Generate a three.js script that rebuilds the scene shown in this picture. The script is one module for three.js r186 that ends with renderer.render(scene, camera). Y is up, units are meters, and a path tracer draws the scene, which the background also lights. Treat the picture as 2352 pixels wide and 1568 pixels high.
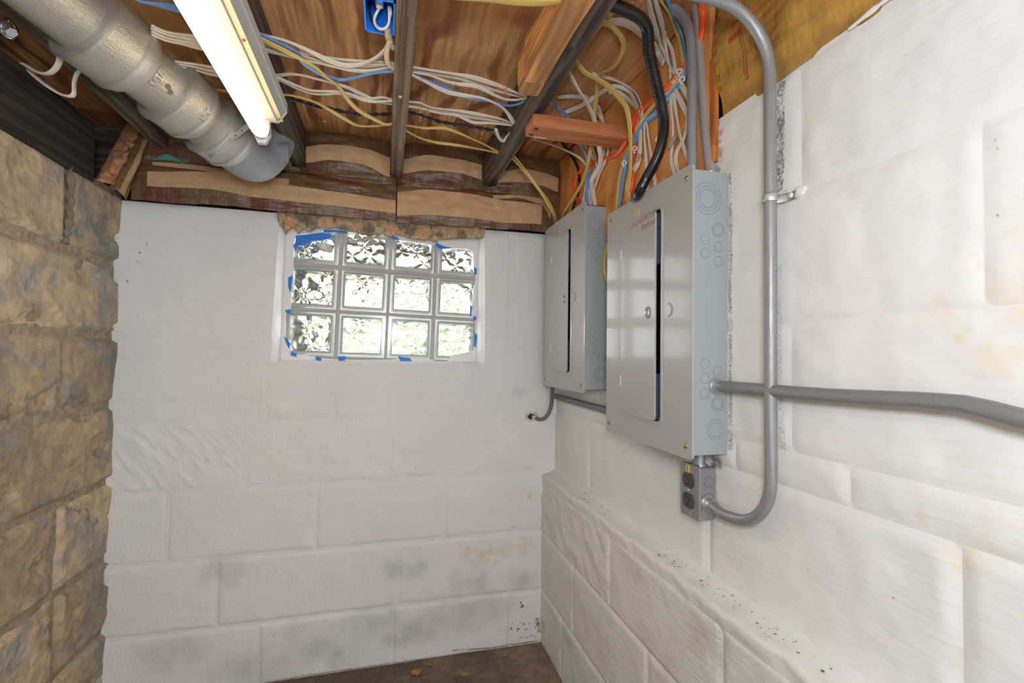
import * as THREE from 'three';
import { mergeGeometries, mergeVertices } from 'three/addons/utils/BufferGeometryUtils.js';
import { RoundedBoxGeometry } from 'three/addons/geometries/RoundedBoxGeometry.js';
import { TextGeometry } from 'three/addons/geometries/TextGeometry.js';
import { FontLoader } from 'three/addons/loaders/FontLoader.js';
import { RectAreaLightUniformsLib } from 'three/addons/lights/RectAreaLightUniformsLib.js';

/* ------------------------------------------------------------------ camera, sky, lights, exposure */
RectAreaLightUniformsLib.init();
const scene = new THREE.Scene();
const renderer = new THREE.WebGLRenderer({ antialias: true });
renderer.toneMapping = THREE.LinearToneMapping;
renderer.toneMappingExposure = 1.06;
renderer.shadowMap.enabled = true;

const YAW = 0.2604, PITCH = 0.0271, ROLL = 0.0125, FOCAL = 1101.1;
const camera = new THREE.PerspectiveCamera(2 * Math.atan(784 / FOCAL) * 180 / Math.PI, 1.5, 0.02, 60);
camera.position.set(0, 1.0056, 1.6149);
camera.rotation.order = 'YXZ';
camera.rotation.set(PITCH, -YAW, ROLL);
camera.updateMatrixWorld();
scene.add(camera);

scene.background = new THREE.Color(0.93, 0.97, 1.0);      // overcast sky outside the window
scene.backgroundIntensity = 2.6;

// the photographer's flash above the lens, turned back so that most of it bounces off the far end of the cellar
const flash = new THREE.PointLight(0xffffff, 1.42, 0, 2);
flash.name = 'camera_flash';
flash.color.setRGB(0.93, 1.0, 1.10);
flash.position.set(0.0, 1.14, 1.70);
flash.castShadow = true; flash.shadow.radius = 4; flash.shadow.bias = -0.0005;
const bounce = new THREE.SpotLight(0xffffff, 35, 0, 0.95, 0.8, 2);
bounce.name = 'bounced_flash';
bounce.color.setRGB(0.91, 1.0, 1.13);
bounce.position.set(0.02, 1.26, 1.80);
bounce.target.position.set(0.02, 1.05, 3.7);
bounce.castShadow = true; bounce.shadow.bias = -0.0005;
scene.add(flash, bounce, bounce.target);

const TUBE_GLOW = 2.3, TUBE_COLOR = [1.0, 0.78, 0.47], TUBE_RECT = 3.6;
const ROOM_LAMP = 3.0, DAYLIGHT = 3.4;

/* ------------------------------------------------------------------ helpers */
const V = (x, y, z) => new THREE.Vector3(x, y, z);
const rngOf = (s) => { let a = s >>> 0; return () => { a = (a + 0x6D2B79F5) >>> 0; let t = a; t = Math.imul(t ^ (t >>> 15), t | 1); t ^= t + Math.imul(t ^ (t >>> 7), t | 61); return ((t ^ (t >>> 14)) >>> 0) / 4294967296; }; };
const lerp = (a, b, t) => a + (b - a) * t, clamp = (x, a = 0, b = 1) => Math.min(b, Math.max(a, x));
const sm = (a, b, x) => { const t = clamp((x - a) / (b - a)); return t * t * (3 - 2 * t); };
const hash = (x, y, z = 0) => { let h = Math.imul(x, 374761393) ^ Math.imul(y, 668265263) ^ Math.imul(z, 2147483647 ^ 0x51ab); h = Math.imul(h ^ (h >>> 13), 1274126177); return ((h ^ (h >>> 16)) >>> 0) / 4294967296; };
const mod = (a, n) => ((a % n) + n) % n;
function vn(x, y, s = 0, P = 0) {
  const xi = Math.floor(x), yi = Math.floor(y), u = x - xi, v = y - yi, a = u * u * (3 - 2 * u), b = v * v * (3 - 2 * v);
  const g = P ? (i, j) => hash(mod(i, P), mod(j, P), s) : (i, j) => hash(i, j, s);
  return lerp(lerp(g(xi, yi), g(xi + 1, yi), a), lerp(g(xi, yi + 1), g(xi + 1, yi + 1), a), b) * 2 - 1;
}
function fbm(x, y, o = 4, s = 0, P = 0) { let r = 0, a = 0.5, f = 1; for (let i = 0; i < o; i++) { r += a * vn(x * f, y * f, s + i * 17, P ? P * f : 0); a *= 0.5; f *= 2; } return r; }

// measuring: where the line of sight through a photo pixel meets a real plane of the room
const M4 = camera.matrixWorld, RT = V(0, 0, 0), UP = V(0, 0, 0), BK = V(0, 0, 0); M4.extractBasis(RT, UP, BK);
const EYE = camera.position.clone();
const ray = (px, py) => BK.clone().multiplyScalar(-1).addScaledVector(RT, (px - 1176) / FOCAL).addScaledVector(UP, -(py - 784) / FOCAL);
const tOn = (px, py, ax, val) => (val - EYE[ax]) / ray(px, py)[ax];
const at = (px, py, t) => EYE.clone().addScaledVector(ray(px, py), t);
const on = (px, py, ax, val) => at(px, py, tOn(px, py, ax, val));
const proj = (p) => { const d = p.clone().sub(EYE), z = -d.dot(BK); return [1176 + FOCAL * d.dot(RT) / z, 784 - FOCAL * d.dot(UP) / z, z]; };

const used = {};
const numbered = (n) => { const k = used[n] = (used[n] ?? -1) + 1; return k ? n + '_' + String(k).padStart(3, '0') : n; };
function mesh(name, geo, mat, parent) {
  const g = Array.isArray(geo) ? mergeGeometries(geo.map((q) => { const r = q.index ? q.toNonIndexed() : q.clone(); for (const k of Object.keys(r.attributes)) if (!['position', 'normal', 'uv'].includes(k)) r.deleteAttribute(k); if (!r.attributes.uv) r.setAttribute('uv', new THREE.BufferAttribute(new Float32Array(r.attributes.position.count * 2), 2)); return r; })) : geo;
  const m = new THREE.Mesh(g, mat); m.castShadow = m.receiveShadow = true;
  if (parent) { const c = parent.children.filter((q) => q.userData.kindName === name).length; m.name = c ? name + '_' + String(c).padStart(3, '0') : name; m.userData.kindName = name; parent.add(m); }
  else { m.name = numbered(name); scene.add(m); }
  return m;
}
function thing(name, label, category, pos = [0, 0, 0], group) {
  const o = new THREE.Group(); o.name = numbered(name); o.position.set(...pos); scene.add(o); o.userData.label = label; o.userData.category = category; if (group) o.userData.group = group; return o;
}
function tag(o, label, category, group) { o.userData.label = label; o.userData.category = category; if (group) o.userData.group = group; return o; }
function struct(name, label) { const o = new THREE.Group(); o.name = name; scene.add(o); o.userData.kind = 'structure'; o.userData.label = label; return o; }
const box = (x0, x1, y0, y1, z0, z1) => { const g = new THREE.BoxGeometry(x1 - x0, y1 - y0, z1 - z0); g.translate((x0 + x1) / 2, (y0 + y1) / 2, (z0 + z1) / 2); return g; };
const rbox = (x0, x1, y0, y1, z0, z1, r = 0.002, s = 2) => { const g = new RoundedBoxGeometry(x1 - x0, y1 - y0, z1 - z0, s, r); g.translate((x0 + x1) / 2, (y0 + y1) / 2, (z0 + z1) / 2); return g; };
const cyl = (a, b, r0, r1 = r0, seg = 20) => { const d = b.clone().sub(a), g = new THREE.CylinderGeometry(r1, r0, d.length(), seg); g.applyQuaternion(new THREE.Quaternion().setFromUnitVectors(V(0, 1, 0), d.clone().normalize())); g.translate((a.x + b.x) / 2, (a.y + b.y) / 2, (a.z + b.z) / 2); return g; };
function latheOn(A, dir, prof, seg = 48) { const g = new THREE.LatheGeometry(prof.map(([s, r]) => new THREE.Vector2(Math.max(r, 1e-5), s)), seg); g.applyQuaternion(new THREE.Quaternion().setFromUnitVectors(V(0, 1, 0), dir)); g.translate(A.x, A.y, A.z); return g; }
// uv of a box in metres, grain along the given axis
function boxUV(g, along = 'z', k = 1) {
  const p = g.attributes.position, n = g.attributes.normal, uv = new Float32Array(p.count * 2);
  for (let i = 0; i < p.count; i++) {
    const c = { x: p.getX(i), y: p.getY(i), z: p.getZ(i) }, m = { x: Math.abs(n.getX(i)), y: Math.abs(n.getY(i)), z: Math.abs(n.getZ(i)) };
    const big = m.x >= m.y && m.x >= m.z ? 'x' : m.y >= m.z ? 'y' : 'z', rest = ['x', 'y', 'z'].filter((q) => q !== big);
    let u, w; if (rest.includes(along)) { w = along; u = rest.find((q) => q !== along); } else [u, w] = rest;
    uv[2 * i] = c[u] * k + (big === 'y' ? 0.37 : 0); uv[2 * i + 1] = c[w] * k;
  }
  g.setAttribute('uv', new THREE.BufferAttribute(uv, 2)); return g;
}
// grid surface: f(i/nu, j/nv) -> [Vector3, u, v]
function grid(nu, nv, f, flip = false) {
  const pos = [], uv = [], idx = [];
  for (let j = 0; j <= nv; j++) for (let i = 0; i <= nu; i++) { const [p, u, v] = f(i / nu, j / nv); pos.push(p.x, p.y, p.z); uv.push(u, v); }
  for (let j = 0; j < nv; j++) for (let i = 0; i < nu; i++) { const a = j * (nu + 1) + i, b = a + 1, c = a + nu + 1, d = c + 1; flip ? idx.push(a, c, b, b, c, d) : idx.push(a, b, c, b, d, c); }
  const g = new THREE.BufferGeometry(); g.setAttribute('position', new THREE.Float32BufferAttribute(pos, 3)); g.setAttribute('uv', new THREE.Float32BufferAttribute(uv, 2)); g.setIndex(idx); g.computeVertexNormals(); return g;
}
// sweep a flat oval along a curve; ref = direction of the thin side
function sweep(pts, a, b, ref = V(0, 1, 0), { n = 0, seg = 10, twist = 0, sq = 1, lump } = {}) {
  const c = new THREE.CatmullRomCurve3(pts, false, 'centripetal'), len = c.getLength(); n = n || Math.max(12, Math.min(140, Math.round(len / 0.006)));
  const P = c.getSpacedPoints(n), pos = [], uv = [], idx = [];
  let N = null;
  for (let i = 0; i <= n; i++) {
    const T = P[Math.min(n, i + 1)].clone().sub(P[Math.max(0, i - 1)]).normalize();
    const base = N ? N.clone().multiplyScalar(0.9).addScaledVector(ref, 0.1) : ref.clone();
    base.addScaledVector(T, -base.dot(T)); if (base.lengthSq() < 1e-6) base.copy(N ?? V(1, 0.2, 0.1)).addScaledVector(T, -base.dot(T)); N = base.normalize();
    const ang = typeof twist === 'function' ? twist(i / n) : twist * Math.sin(i / n * 9.0 + len * 40);
    const B0 = T.clone().cross(N), Nn = N.clone().multiplyScalar(Math.cos(ang)).addScaledVector(B0, Math.sin(ang)), B = T.clone().cross(Nn);
    const k = lump ? lump(i / n, len) : 1;
    for (let j = 0; j <= seg; j++) { const q = j / seg * 2 * Math.PI, cs = Math.cos(q), sn = Math.sin(q), e = sq; const x = Math.sign(cs) * Math.abs(cs) ** e * a * k, y = Math.sign(sn) * Math.abs(sn) ** e * b * k; const p = P[i].clone().addScaledVector(B, x).addScaledVector(Nn, y); pos.push(p.x, p.y, p.z); uv.push(j / seg, i / n * len * 8); }
  }
  const w = seg + 1; for (let i = 0; i < n; i++) for (let j = 0; j < seg; j++) { const A = i * w + j, B = A + 1, C = A + w, D = C + 1; idx.push(A, B, C, B, D, C); }
  for (const [r, f] of [[0, 0], [n, 1]]) { const cI = pos.length / 3; pos.push(P[r].x, P[r].y, P[r].z); uv.push(0, 0); for (let j = 0; j < seg; j++) f ? idx.push(cI, r * w + j, r * w + j + 1) : idx.push(cI, r * w + j + 1, r * w + j); }
  const g = new THREE.BufferGeometry(); g.setAttribute('position', new THREE.Float32BufferAttribute(pos, 3)); g.setAttribute('uv', new THREE.Float32BufferAttribute(uv, 2)); g.setIndex(idx); g.computeVertexNormals(); return g;
}
function shapeOf(pts) { const s = new THREE.Shape(); pts.forEach(([x, y], i) => i ? s.lineTo(x, y) : s.moveTo(x, y)); s.closePath(); return s; }
function rrect(x0, x1, y0, y1, r, Path = THREE.Shape) { const s = new Path(); s.moveTo(x0 + r, y0); s.lineTo(x1 - r, y0); s.quadraticCurveTo(x1, y0, x1, y0 + r); s.lineTo(x1, y1 - r); s.quadraticCurveTo(x1, y1, x1 - r, y1); s.lineTo(x0 + r, y1); s.quadraticCurveTo(x0, y1, x0, y1 - r); s.lineTo(x0, y0 + r); s.quadraticCurveTo(x0, y0, x0 + r, y0); return s; }
const extr = (s, depth, bevel = 0) => new THREE.ExtrudeGeometry(s, { depth, bevelEnabled: bevel > 0, bevelThickness: bevel, bevelSize: bevel, bevelSegments: 2, curveSegments: 10 });

/* ------------------------------------------------------------------ textures */
function dtex(w, h, fn, srgb, su = 1, sv = su) {
  const d = new Uint8Array(w * h * 4);
  for (let j = 0; j < h; j++) for (let i = 0; i < w; i++) { const c = fn(i / w, j / h), k = (j * w + i) * 4; if (typeof c === 'number') d[k] = d[k + 1] = d[k + 2] = clamp(c) * 255; else { d[k] = clamp(c[0]) * 255; d[k + 1] = clamp(c[1]) * 255; d[k + 2] = clamp(c[2]) * 255; } d[k + 3] = 255; }
  const t = new THREE.DataTexture(d, w, h); t.wrapS = t.wrapT = THREE.RepeatWrapping; t.magFilter = THREE.LinearFilter; t.minFilter = THREE.LinearMipmapLinearFilter; t.generateMipmaps = true; if (srgb) t.colorSpace = THREE.SRGBColorSpace; t.repeat.set(1 / su, 1 / sv); t.needsUpdate = true; return t;
}
const mixc = (a, b, t) => a.map((v, i) => lerp(v, b[i], t));
// painted masonry relief: roller stipple and brush marks
const paintBump = dtex(512, 512, (u, v) => 0.5 + 0.32 * fbm(u * 48, v * 48, 3, 5, 48) + 0.30 * fbm(u * 10, v * 10, 3, 9, 10) + 0.12 * vn(u * 90 + v * 40, v * 12, 3, 0), false, 0.3);
const brushBump = dtex(512, 512, (u, v) => 0.5 + 0.35 * fbm(u * 8, v * 64, 3, 21, 8) + 0.25 * fbm(u * 40, v * 40, 2, 23, 40), false, 0.35);
const stoneBump = dtex(512, 512, (u, v) => 0.5 + 0.5 * fbm(u * 24, v * 24, 4, 31, 24) + 0.2 * fbm(u * 6, v * 6, 3, 33, 6), false, 0.4);
const stoneMap = dtex(1024, 1024, (u, v) => {
  const a = fbm(u * 5, v * 5, 5, 41, 5), b = fbm(u * 9 + 3, v * 9, 4, 47, 9), c = fbm(u * 40, v * 40, 3, 51, 40);
  let k = mixc([0.66, 0.59, 0.49], [0.57, 0.51, 0.43], sm(-0.3, 0.35, a)); k = mixc(k, [0.52, 0.51, 0.49], sm(0.05, 0.35, b) * 0.7); k = mixc(k, [0.72, 0.645, 0.51], sm(0.10, 0.4, -b) * 0.55);
  const s = 1 + 0.14 * c; return [k[0] * s, k[1] * s, k[2] * s];
}, true, 0.8);
const mortarMap = dtex(256, 256, (u, v) => { const s = 0.64 + 0.14 * fbm(u * 30, v * 30, 3, 61, 30); return [s * 1.04, s * 0.95, s * 0.81]; }, true, 0.3);
const floorMap = dtex(1024, 1024, (u, v) => { const a = fbm(u * 6, v * 6, 5, 71, 6), b = fbm(u * 60, v * 60, 3, 73, 60); const k = mixc([0.40, 0.36, 0.31], [0.53, 0.48, 0.41], sm(-0.3, 0.3, a)); const s = 1 + 0.18 * b; return k.map((q) => q * s); }, true, 1.0);
function woodTex(c0, c1, { seed = 1, rings = 9, fine = 0.2, knots = 0.12, blotch = 0.2, dark = [0, 0, 0], w = 512, h = 1024, su = 0.25, sv = 1.0 } = {}) {
  return dtex(w, h, (u, v) => {
    const warp = fbm(u * 2, v * 3, 3, seed, 0 || 2) * knots, r = Math.abs(((u + warp) * rings + 0.25 * fbm(u * 6, v * 6, 2, seed + 4, 6)) % 1 + 1) % 1;
    const g = 0.5 + 0.5 * Math.sin(r * 2 * Math.PI), f = fbm(u * 80, v * 4, 3, seed + 8, 4 * 20), b = fbm(u * 3, v * 4, 4, seed + 12, 0);
    let k = mixc(c0, c1, clamp(g * 0.75 + f * fine * 2)); k = mixc(k, dark, clamp(sm(0.05, 0.45, b) * blotch)); return k;
  }, true, su, sv);
}
const plyMap = dtex(1024, 1024, (u, v) => {
  // rotary cut veneer: long wandering cathedral bands along the sheet
  const w = fbm(u * 3, v * 2, 4, 101, 0), q = u * 11 + 1.7 * w + 0.35 * fbm(u * 10, v * 5, 3, 103, 0);
  const band = 0.5 + 0.5 * Math.sin(q * 6.28), soft = sm(0.55, 0.98, band) * sm(-0.25, 0.25, fbm(u * 4, v * 3, 3, 109, 0)); const f = fbm(u * 120, v * 7, 3, 105, 0), b = fbm(u * 4, v * 4, 4, 107, 0);
  let k = mixc([0.80, 0.61, 0.42], [0.54, 0.33, 0.17], soft * 1.0); k = mixc(k, [0.60, 0.38, 0.19], sm(-0.05, 0.35, b) * 0.7); const s = 1 + 0.22 * f; return k.map((x) => x * s);
}, true, 0.8, 0.8);
const boardMap = woodTex([0.90, 0.62, 0.34], [0.80, 0.51, 0.25], { seed: 131, rings: 4, knots: 0.5, fine: 0.12, blotch: 0.35, dark: [0.64, 0.39, 0.18], su: 0.5, sv: 0.7 });
const oldWoodMap = woodTex([0.42, 0.365, 0.30], [0.22, 0.185, 0.15], { seed: 151, rings: 5, fine: 0.35, blotch: 0.6, dark: [0.14, 0.115, 0.10], su: 0.14, sv: 0.8 });
const oldWoodLight = woodTex([0.56, 0.47, 0.37], [0.31, 0.25, 0.185], { seed: 171, rings: 4, fine: 0.4, blotch: 0.5, dark: [0.20, 0.15, 0.115], su: 0.14, sv: 0.8 });
const newWoodMap = woodTex([0.90, 0.66, 0.42], [0.74, 0.48, 0.26], { seed: 191, rings: 6, fine: 0.2, blotch: 0.45, dark: [0.42, 0.29, 0.17], su: 0.09, sv: 0.7 });
const redWoodMap = woodTex([0.80, 0.52, 0.33], [0.72, 0.43, 0.25], { seed: 211, rings: 3, fine: 0.25, blotch: 0.2, dark: [0.42, 0.23, 0.13], su: 0.09, sv: 0.5 });
const woodBump = dtex(256, 512, (u, v) => 0.5 + 0.5 * fbm(u * 60, v * 5, 3, 221, 0) + 0.15 * fbm(u * 20, v * 20, 2, 223, 20), false, 0.12, 0.5);
const metalBump = dtex(512, 512, (u, v) => 0.5 + 0.4 * fbm(u * 40, v * 40, 3, 231, 40) + 0.2 * fbm(u * 6, v * 6, 2, 233, 6), false, 0.15);
const paperBump = dtex(512, 512, (u, v) => 0.5 + 0.45 * fbm(u * 5, v * 26, 4, 241, 5) + 0.15 * fbm(u * 70, v * 10, 2, 243, 70), false, 0.3);
const paperMap = dtex(512, 512, (u, v) => { const s = 1 + 0.16 * fbm(u * 6, v * 40, 4, 251, 6) + 0.12 * fbm(u * 90, v * 30, 2, 253, 90); return [s * 0.82, s * 0.82, s * 0.82]; }, true, 0.3);
const tanMap = dtex(512, 512, (u, v) => { const sp = vn(u * 150, v * 150, 255, 150) > 0.82 ? 0.72 : 1, s = (1 + 0.07 * fbm(u * 8, v * 8, 3, 257, 8)) * sp * 0.9; return [s, s, s]; }, true, 0.2);
const emtBump = dtex(256, 256, (u, v) => 0.5 + 0.5 * fbm(u * 20, v * 5, 3, 261, 5), false, 1, 1);
const emtMap = dtex(256, 256, (u, v) => { const s = 0.86 + 0.16 * fbm(u * 8, v * 3, 4, 263, 1) + (vn(u * 20, v * 14, 265, 2) > 0.86 ? 0.3 : 0); return [s, s, s * 1.01]; }, true, 1, 1);

const canvasOf = (w, h) => { const c = document.createElement('canvas'); c.width = w; c.height = h; return [c, c.getContext('2d')]; };
// a wall's paint, with stains where they are on the wall; u,v in metres
function wallMap(u0, u1, v0, v1, W, H, base, seed, paint) {
  const [c, g] = canvasOf(W, H), im = g.createImageData(W, H), sx = W / (u1 - u0), sy = H / (v1 - v0);
  for (let j = 0; j < H; j++) for (let i = 0; i < W; i++) {
    const u = u0 + i / sx, v = v1 - j / sy, n = 1 + 0.018 * fbm(u * 7, v * 7, 3, seed) + 0.012 * fbm(u * 60, v * 60, 2, seed + 5), w = 0.012 * fbm(u * 3, v * 3, 3, seed + 9), k = (j * W + i) * 4;
    im.data[k] = clamp((base[0] + w) * n) * 255; im.data[k + 1] = clamp(base[1] * n) * 255; im.data[k + 2] = clamp((base[2] - w) * n) * 255; im.data[k + 3] = 255;
  }
  g.putImageData(im, 0, 0);
  const R = rngOf(seed);
  const X = (u) => (u - u0) * sx, Y = (v) => (v1 - v) * sy;
  const blot = (u, v, ru, rv, col, a, n = 14) => { for (let i = 0; i < n; i++) { const q = R() * 6.28, r = R() ** 0.7; const cx = X(u + Math.cos(q) * ru * r), cy = Y(v + Math.sin(q) * rv * r), rad = (0.25 + 0.5 * R()) * Math.min(ru, rv) * sx; const gr = g.createRadialGradient(cx, cy, 0, cx, cy, rad); gr.addColorStop(0, `rgba(${col},${a * (0.3 + 0.7 * R())})`); gr.addColorStop(1, `rgba(${col},0)`); g.fillStyle = gr; g.beginPath(); g.arc(cx, cy, rad, 0, 7); g.fill(); } };
  const specks = (u, v, du, dv, n, col, rmin, rmax, a = 0.8) => { for (let i = 0; i < n; i++) { g.fillStyle = `rgba(${col},${a * (0.4 + 0.6 * R())})`; g.beginPath(); g.ellipse(X(u + (R() - 0.5) * du), Y(v + (R() - 0.5) * dv), lerp(rmin, rmax, R()) * sx, lerp(rmin, rmax, R()) * sx * (0.5 + R()), R() * 3, 0, 7); g.fill(); } };
  const line = (pts, width, col, a, jit = 0.002) => { for (let s = 0; s + 1 < pts.length; s++) { const [a0, b0] = pts[s], [a1, b1] = pts[s + 1], n = Math.ceil(Math.hypot(a1 - a0, b1 - b0) / 0.002); for (let i = 0; i < n; i++) { const t = i / n; const gate = vn(t * n * 0.09, s * 7.7, 5) * 0.5 + 0.65; for (let q = 0; q < 14; q++) { if (R() > gate) continue; g.fillStyle = `rgba(${col},${a * (0.15 + 0.4 * R())})`; g.beginPath(); g.ellipse(X(lerp(a0, a1, t) + (R() - 0.5) * (jit + width * 1.3)), Y(lerp(b0, b1, t) + (R() - 0.5) * 0.004), width * (0.06 + 0.26 * R()) * sx, width * (0.06 + 0.3 * R()) * sx, R() * 3, 0, 7); g.fill(); } } } };
  paint({ blot, specks, line, R });
  const t = new THREE.CanvasTexture(c); t.colorSpace = THREE.SRGBColorSpace; t.repeat.set(1 / (u1 - u0), 1 / (v1 - v0)); t.offset.set(-u0 / (u1 - u0), -v0 / (v1 - v0)); t.wrapS = t.wrapT = THREE.ClampToEdgeWrapping; return t;
}
const bk = (px, py) => { const p = on(px, py, 'z', 0); return [p.x, p.y]; };
const rt = (px, py) => { const p = on(px, py, 'x', 0.5967); return [p.z, p.y]; };
const lg = (px, py) => { const p = on(px, py, 'x', 0.5458); return [p.z, p.y]; };
const RUST = '190,128,60', GREY = '96,92,86', DARK = '52,44,36', TAN = '196,160,104';
const backMap = wallMap(-0.80, 0.62, 0, 1.5, 1704, 1800, [0.882, 0.884, 0.874], 301, ({ blot, specks, line }) => {
  let p = bk(1130, 1270); blot(...p, 0.10, 0.035, TAN, 0.22, 40); p = bk(1070, 1258); blot(...p, 0.05, 0.012, TAN, 0.22, 18); p = bk(1205, 1250); blot(...p, 0.03, 0.03, TAN, 0.25, 16);
  p = bk(1222, 1136); blot(...p, 0.02, 0.012, TAN, 0.3); p = bk(1180, 1212); blot(...p, 0.025, 0.008, RUST, 0.22); p = bk(1215, 1075); blot(...p, 0.02, 0.006, RUST, 0.2);
  for (const [x, y, r] of [[520, 1310, .08], [690, 1480, .12], [860, 1430, .10], [930, 1300, .08], [1010, 1420, .12], [1100, 1400, .12], [900, 1470, .05], [400, 1500, .1], [1190, 1330, .07], [1080, 1330, .08], [950, 1460, .06], [560, 1540, .1], [780, 1500, .08]]) { p = bk(x, y); blot(...p, r, r * 0.55, '120,121,114', 0.045, 70); }
  p = bk(1237, 1430); blot(...p, 0.012, 0.03, '70,48,32', 0.5, 22); p = bk(1210, 1462); blot(...p, 0.035, 0.006, '70,48,32', 0.45, 22); p = bk(1198, 1388); specks(...p, 0.012, 0.02, 10, '96,78,56', 0.002, 0.005); p = bk(1190, 1438); specks(...p, 0.10, 0.03, 12, '80,66,52', 0.001, 0.0045);
  p = bk(1100, 1500); line([bk(1040, 1492), bk(1130, 1486), bk(1235, 1470)], 0.006, '92,68,46', 0.4, 0.006); line([bk(300, 1640), bk(700, 1550), bk(1235, 1477)], 0.008, '150,122,92', 0.25, 0.01);
  for (const [x, y] of [[322, 579], [317, 604], [336, 560], [293, 646]]) { p = bk(x, y); specks(...p, 0.006, 0.01, 5, '90,84,76', 0.0008, 0.002); }
  p = bk(790, 1190); specks(0, 0.7, 1.1, 1.3, 40, GREY, 0.0006, 0.0016, 0.7); specks(0.1, 0.1, 0.9, 0.2, 60, '90,84,78', 0.0006, 0.002, 0.6);
  p = bk(1222, 957); blot(...p, 0.022, 0.016, '80,70,60', 0.35, 14); p = bk(1190, 900); blot(...p, 0.03, 0.02, '110,110,106', 0.12, 20);
});
const rightMap = wallMap(-0.06, 1.46, 0.52, 1.48, 1824, 1152, [0.895, 0.898, 0.890], 401, ({ blot, specks, line }) => {
  for (const [x, y, r, a] of [[2310, 500, .02, .2], [2330, 720, .05, .22], [2350, 800, .04, .25], [2205, 765, .014, .35], [2139, 718, .02, .35], [2290, 680, .015, .3], [2180, 722, .014, .22], [2230, 605, .01, .2], [2120, 1180, .009, .3], [2110, 1125, .008, .3], [2165, 1110, .01, .2], [2340, 640, .04, .18], [2115, 1190, .01, .3], [2200, 1258, .025, .3], [2250, 1265, .02, .3], [2195, 1515, .012, .35], [2255, 1470, .02, .15], [2015, 1098, .006, .4], [2240, 890, .02, .12], [2300, 820, .02, .25], [2270, 1200, .03, .12], [2262, 865, .01, .15]]) { const p = rt(x, y); blot(...p, r * 0.8, r, '222,184,118', a * 0.42, 12); }
  line([rt(2330, 800), rt(2316, 960), rt(2318, 1100), rt(2330, 1140), rt(2342, 1300)], 0.004, '222,186,124', 0.07, 0.006);
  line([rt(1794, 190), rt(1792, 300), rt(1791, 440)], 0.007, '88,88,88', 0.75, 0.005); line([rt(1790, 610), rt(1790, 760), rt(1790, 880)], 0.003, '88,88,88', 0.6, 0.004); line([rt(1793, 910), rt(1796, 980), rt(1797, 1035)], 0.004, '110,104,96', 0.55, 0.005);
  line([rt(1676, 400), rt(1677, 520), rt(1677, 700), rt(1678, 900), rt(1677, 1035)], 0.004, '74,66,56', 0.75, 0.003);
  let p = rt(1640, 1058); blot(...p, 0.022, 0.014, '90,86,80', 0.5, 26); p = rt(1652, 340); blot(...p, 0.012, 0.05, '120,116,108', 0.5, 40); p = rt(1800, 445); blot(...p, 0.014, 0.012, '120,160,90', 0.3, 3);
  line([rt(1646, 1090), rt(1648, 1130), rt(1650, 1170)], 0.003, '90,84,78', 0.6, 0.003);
  specks(0.6, 1.0, 1.4, 0.9, 70, '120,104,86', 0.0005, 0.0014, 0.6); p = rt(1690, 1290); blot(...p, 0.02, 0.01, TAN, 0.15); p = rt(1276, 1000); line([rt(1277, 940), rt(1276, 1085)], 0.003, '120,108,94', 0.25, 0.004); p = rt(1280, 1045); specks(...p, 0.01, 0.02, 6, '80,68,54', 0.0008, 0.002);
});
const ledgeMap = wallMap(-0.06, 1.46, 0, 0.70, 1824, 840, [0.885, 0.880, 0.866], 501, ({ blot, specks, line }) => {
  for (const [x, y, r] of [[1330, 1380, .06], [1450, 1300, .05], [1600, 1450, .08], [1380, 1500, .1], [1700, 1540, .1], [1520, 1540, .1], [1300, 1460, .05]]) { const p = lg(x, y); blot(...p, r, r * 0.7, '150,140,130', 0.07, 22); }
  let p = lg(1250, 1440); blot(...p, 0.012, 0.03, '70,52,36', 0.4, 14); line([lg(1249, 1480), lg(1262, 1510), lg(1282, 1568)], 0.004, '110,88,64', 0.5, 0.006);
  p = lg(1400, 1340); blot(...p, 0.05, 0.03, TAN, 0.1); p = lg(1600, 1450); blot(...p, 0.03, 0.05, TAN, 0.14); specks(0.5, 0.3, 1.0, 0.6, 60, '110,96,80', 0.0006, 0.0016, 0.6);
  specks(0.6, 0.62, 1.3, 0.04, 60, '120,96,66', 0.0005, 0.0014, 0.6); for (const [x, y] of [[1560, 1290], [1660, 1370], [1740, 1420], [1800, 1470]]) { p = [on(x, y, 'y', 0.59).z, 0.62]; specks(...p, 0.1, 0.03, 8, '140,104,66', 0.0008, 0.002); }
});
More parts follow.
